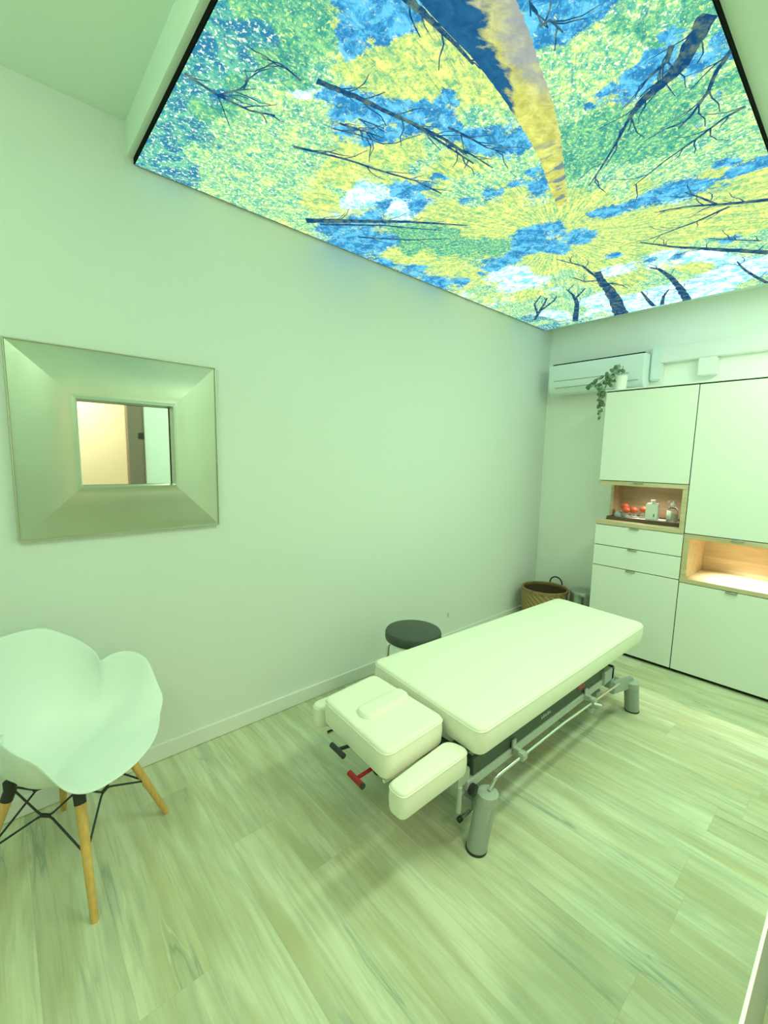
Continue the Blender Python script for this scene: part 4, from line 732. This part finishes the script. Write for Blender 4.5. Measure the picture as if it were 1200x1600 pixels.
# ------------------------------------------------------------------ shell chair
cc = Vector((.1342, 1.8022, 0)); yaw = math.radians(-40.2)
t = empty('shell_chair', cc, 'white petal-shaped plastic shell armchair on four wooden legs against the wall', 'chair')
KN = [0, 20, 40, 55, 70, 85, 91, 95, 99, 105, 120, 140, 160, 180]
RR = [.273, .279, .297, .339, .335, .297, .262, .232, .250, .268, .291, .304, .290, .285]
ZZ = [.440, .442, .452, .508, .642, .676, .672, .662, .684, .705, .759, .815, .824, .824]
def hermite(K, Vv, x):
    n = len(K); m_ = []
    for i in range(n):
        if i == 0 or i == n-1: m_.append(0); continue
        d0 = (Vv[i]-Vv[i-1])/(K[i]-K[i-1]); d1 = (Vv[i+1]-Vv[i])/(K[i+1]-K[i]); m_.append(0 if d0*d1 <= 0 else 2*d0*d1/(d0+d1))
    for i in range(n-1):
        if K[i] <= x <= K[i+1]:
            h = K[i+1]-K[i]; s_ = (x-K[i])/h
            return (1+2*s_)*(1-s_)**2*Vv[i]+s_*(1-s_)**2*h*m_[i]+s_*s_*(3-2*s_)*Vv[i+1]+s_*s_*(s_-1)*h*m_[i+1]
    return Vv[-1]
m = MB(); NP, NTt = 180, 22; zb = .418; rows = []
for j in range(1, NTt+1):
    u_ = j/NTt; row = []
    for k in range(NP):
        ph = 360*k/NP-180; R = hermite(KN, RR, abs(ph)); Z = hermite(KN, ZZ, abs(ph)); an = yaw+math.radians(ph)
        aph = abs(ph)
        Rb = hermite([0, 30, 60, 110, 180], [.272, .285, .325, .295, .285], aph); Rm = Rb+(R-Rb)*u_**5
        Zb = hermite([0, 35, 60, 90, 110, 180], [.44, .448, .55, .67, .725, .824], aph); Zm = Zb+(Z-Zb)*u_**6
        q_ = min(1, max(0, (aph-25)/60)); q_ = q_*q_*(3-2*q_)   # 0 = flat front, 1 = raised side or back
        r = Rm*(q_*u_*(1.30-.30*u_)+(1-q_)*u_)
        z = zb+(Zm-zb)*(q_*u_**3.0+(1-q_)*u_**1.7)+(1-q_)*.012*math.sin(PI*min(1, u_*1.02))
        x = cc.x+r*math.cos(an); y = cc.y+r*math.sin(an); row.append(m.b.verts.new((x, y, z)))
    rows.append(row)
c0 = m.b.verts.new((cc.x, cc.y, zb))
for k in range(NP): m.b.faces.new((c0, rows[0][k], rows[0][(k+1) % NP]))
for A_, B_ in zip(rows, rows[1:]):
    for k in range(NP): m.b.faces.new((A_[k], B_[k], B_[(k+1) % NP], A_[(k+1) % NP]))
sh = m.build('seat_shell', M['chair'], t, angle=180)
sm = sh.modifiers.new('thick', 'SOLIDIFY'); sm.thickness = .007; sm.offset = 0
bv = sh.modifiers.new('sub', 'SUBSURF'); bv.levels = 1; bv.render_levels = 1
lc = Vector((.135, 1.820, 0)); FT = []; TP = []
for k in range(4):
    a = math.radians(-88+90*k); d = Vector((math.cos(a), math.sin(a), 0)); top = lc+d*.165+Vector((0, 0, .368)); ft = lc+d*(.302 if k != 1 else .310)
    TP.append(top); FT.append(ft); cp = top.lerp(ft, .09)
    o = MB().tube([cp, ft+Vector((0, 0, .004)), ft], [.0165, .0115, .0105], 18).build('leg', M['oak_leg'], t, label='light wooden tapered leg')
    MB().tube([top+Vector((0, 0, .03)), top, cp], [.0185, .0185, .018], 18).build('leg_cap', M['black_plastic'], o, label='black leg cap')
    tm = top.lerp(ft, .54); MB().tube([tm-d*.0165, tm-d*.012], .004, 8).tube([tm+d*.0125, tm+d*.0155], .004, 10).build('bolt', M['chrome'], o)
m = MB(); m.box((lc.x-.11, lc.y-.11, .392), (lc.x+.11, lc.y+.11, .400), .002); 
for k in range(4): m.tube([lc+Vector((0, 0, .396)), TP[k]+Vector((0, 0, .028))], .008, 8)
m.build('seat_mount', M['black_plastic'], t)
for k in range(4):
    k2 = (k+1) % 4; lo = TP[k].lerp(FT[k], .50); lo2 = TP[k2].lerp(FT[k2], .50); out = ((TP[k]+TP[k2])/2-lc); out.z = 0; out.normalize()
    hi_, hi2 = TP[k]+Vector((0, 0, .012)), TP[k2]+Vector((0, 0, .012)); mid = (lo+lo2+hi_+hi2)/4-out*.02
    m = MB(); e_ = (lo2-lo).normalized()*.018
    m.tube([lo, mid-e_+Vector((0, 0, -.003)), mid+e_+Vector((0, 0, .003)), hi2], .0036, 8, bend=.02); m.tube([lo2, mid+e_+Vector((0, 0, -.003)), mid-e_+Vector((0, 0, .003)), hi_], .0036, 8, bend=.02)
    m.obox(mid, e_, (0, 0, 1), .018, .007, .004, .002); m.build('wire_brace', M['black_plastic'], t)
# ------------------------------------------------------------------ mirror
t = empty('wall_mirror', (.44, A, 1.145), 'square mirror in a wide concave silver frame on the left wall', 'mirror')
X0, X1, Z0, Z1 = .054, .834, 1.139, 1.905; IX0, IX1, IZ0, IZ1 = .263, .620, 1.348, 1.698
ix, iz = IX0-X0, IZ0-Z0
def ringpt(f, dep):
    return [(X0+(IX0-X0)*f, A-dep, Z0+(IZ0-Z0)*f), (X1+(IX1-X1)*f, A-dep, Z0+(IZ0-Z0)*f), (X1+(IX1-X1)*f, A-dep, Z1+(IZ1-Z1)*f), (X0+(IX0-X0)*f, A-dep, Z1+(IZ1-Z1)*f)]
def dep_(f): g = max(0, (f-.03)/.90); return .022+.040*math.sin(min(1, g)*PI/2)
prof = [(0, .002), (0, .024), (.010, .028), (.022, .028), (.030, .022)]
for k in range(1, 15): f = .03+.90*k/14; prof.append((f, dep_(f)))
prof += [(.955, .066), (.985, .066)]
for i in range(4):
    m = MB(); pv = None
    for f, dpt in prof:
        P_ = ringpt(f, dpt); N_ = 2; cur = [m.b.verts.new(P_[i]), m.b.verts.new(P_[(i+1) % 4])]
        if pv: m.b.faces.new((pv[0], pv[1], cur[1], cur[0]))
        pv = cur
    P_ = ringpt(.985, .002); cur = [m.b.verts.new(P_[i]), m.b.verts.new(P_[(i+1) % 4])]; m.b.faces.new((pv[0], pv[1], cur[1], cur[0]))
    a_ = [v for v in m.b.verts]; m.build('frame_side', M['silver'], t, angle=50)
m = MB()
for i in range(4):
    a0 = ringpt(.965, .064); a1 = ringpt(1.00, .069); a2 = ringpt(1.03, .040); a = [a0, a1, a2]
    for p_, q_ in ((a0, a1), (a1, a2)): m.face([p_[i], p_[(i+1) % 4], q_[(i+1) % 4], q_[i]])
m.build('inner_trim', M['silver_edge'], t, smooth=False)
# faint seams of the silver leaf
for x0_, x1_ in ((.40, .42), (.46, .466), (.53, .515), (.60, .565), (.67, .60), (.34, .37)):
    a = ringpt(.03, .0588); pts = []
    for k in range(9):
        f = .04+.86*k/8; dpt = dep_(f); x = x0_+(x1_-x0_)*f; pts.append((x, A-dpt-.0002, Z1+(IZ1-Z1)*f))
    MB().tube(pts, .0005, 4).build('leaf_seam', M['silver_edge'], t)
for z0_, z1_ in ((1.60, 1.57), (1.53, 1.52), (1.44, 1.47)):
    pts = []
    for k in range(9):
        f = .04+.86*k/8; dpt = dep_(f); pts.append((X0+(IX0-X0)*f, A-dpt-.0002, z0_+(z1_-z0_)*f))
    MB().tube(pts, .0005, 4).build('leaf_seam', M['silver_edge'], t)
MB().box((IX0-.006, A-.03, IZ0-.006), (IX1+.006, A-.004, IZ1+.006)).build('mirror_glass', M['glass'], t, smooth=False)
# ------------------------------------------------------------------ low partition at the bottom right
t = empty('low_partition', (1.1, .05, 0), 'low grey-green partition board with a bright white top edge, at the bottom right corner', 'partition')
MB().box((.30, .0528, .012), (1.75, .0572, .594), .001, 1).build('board', M['frame_paint'], t)
MB().box((.298, .0520, .594), (1.752, .0577, .600), .001, 2).build('top_edge', M['plastic_white'], t)
for x in (.45, 1.6): MB().box((x-.03, -.10, 0), (x+.03, .0575, .012), .002).build('foot', M['trim'], t)
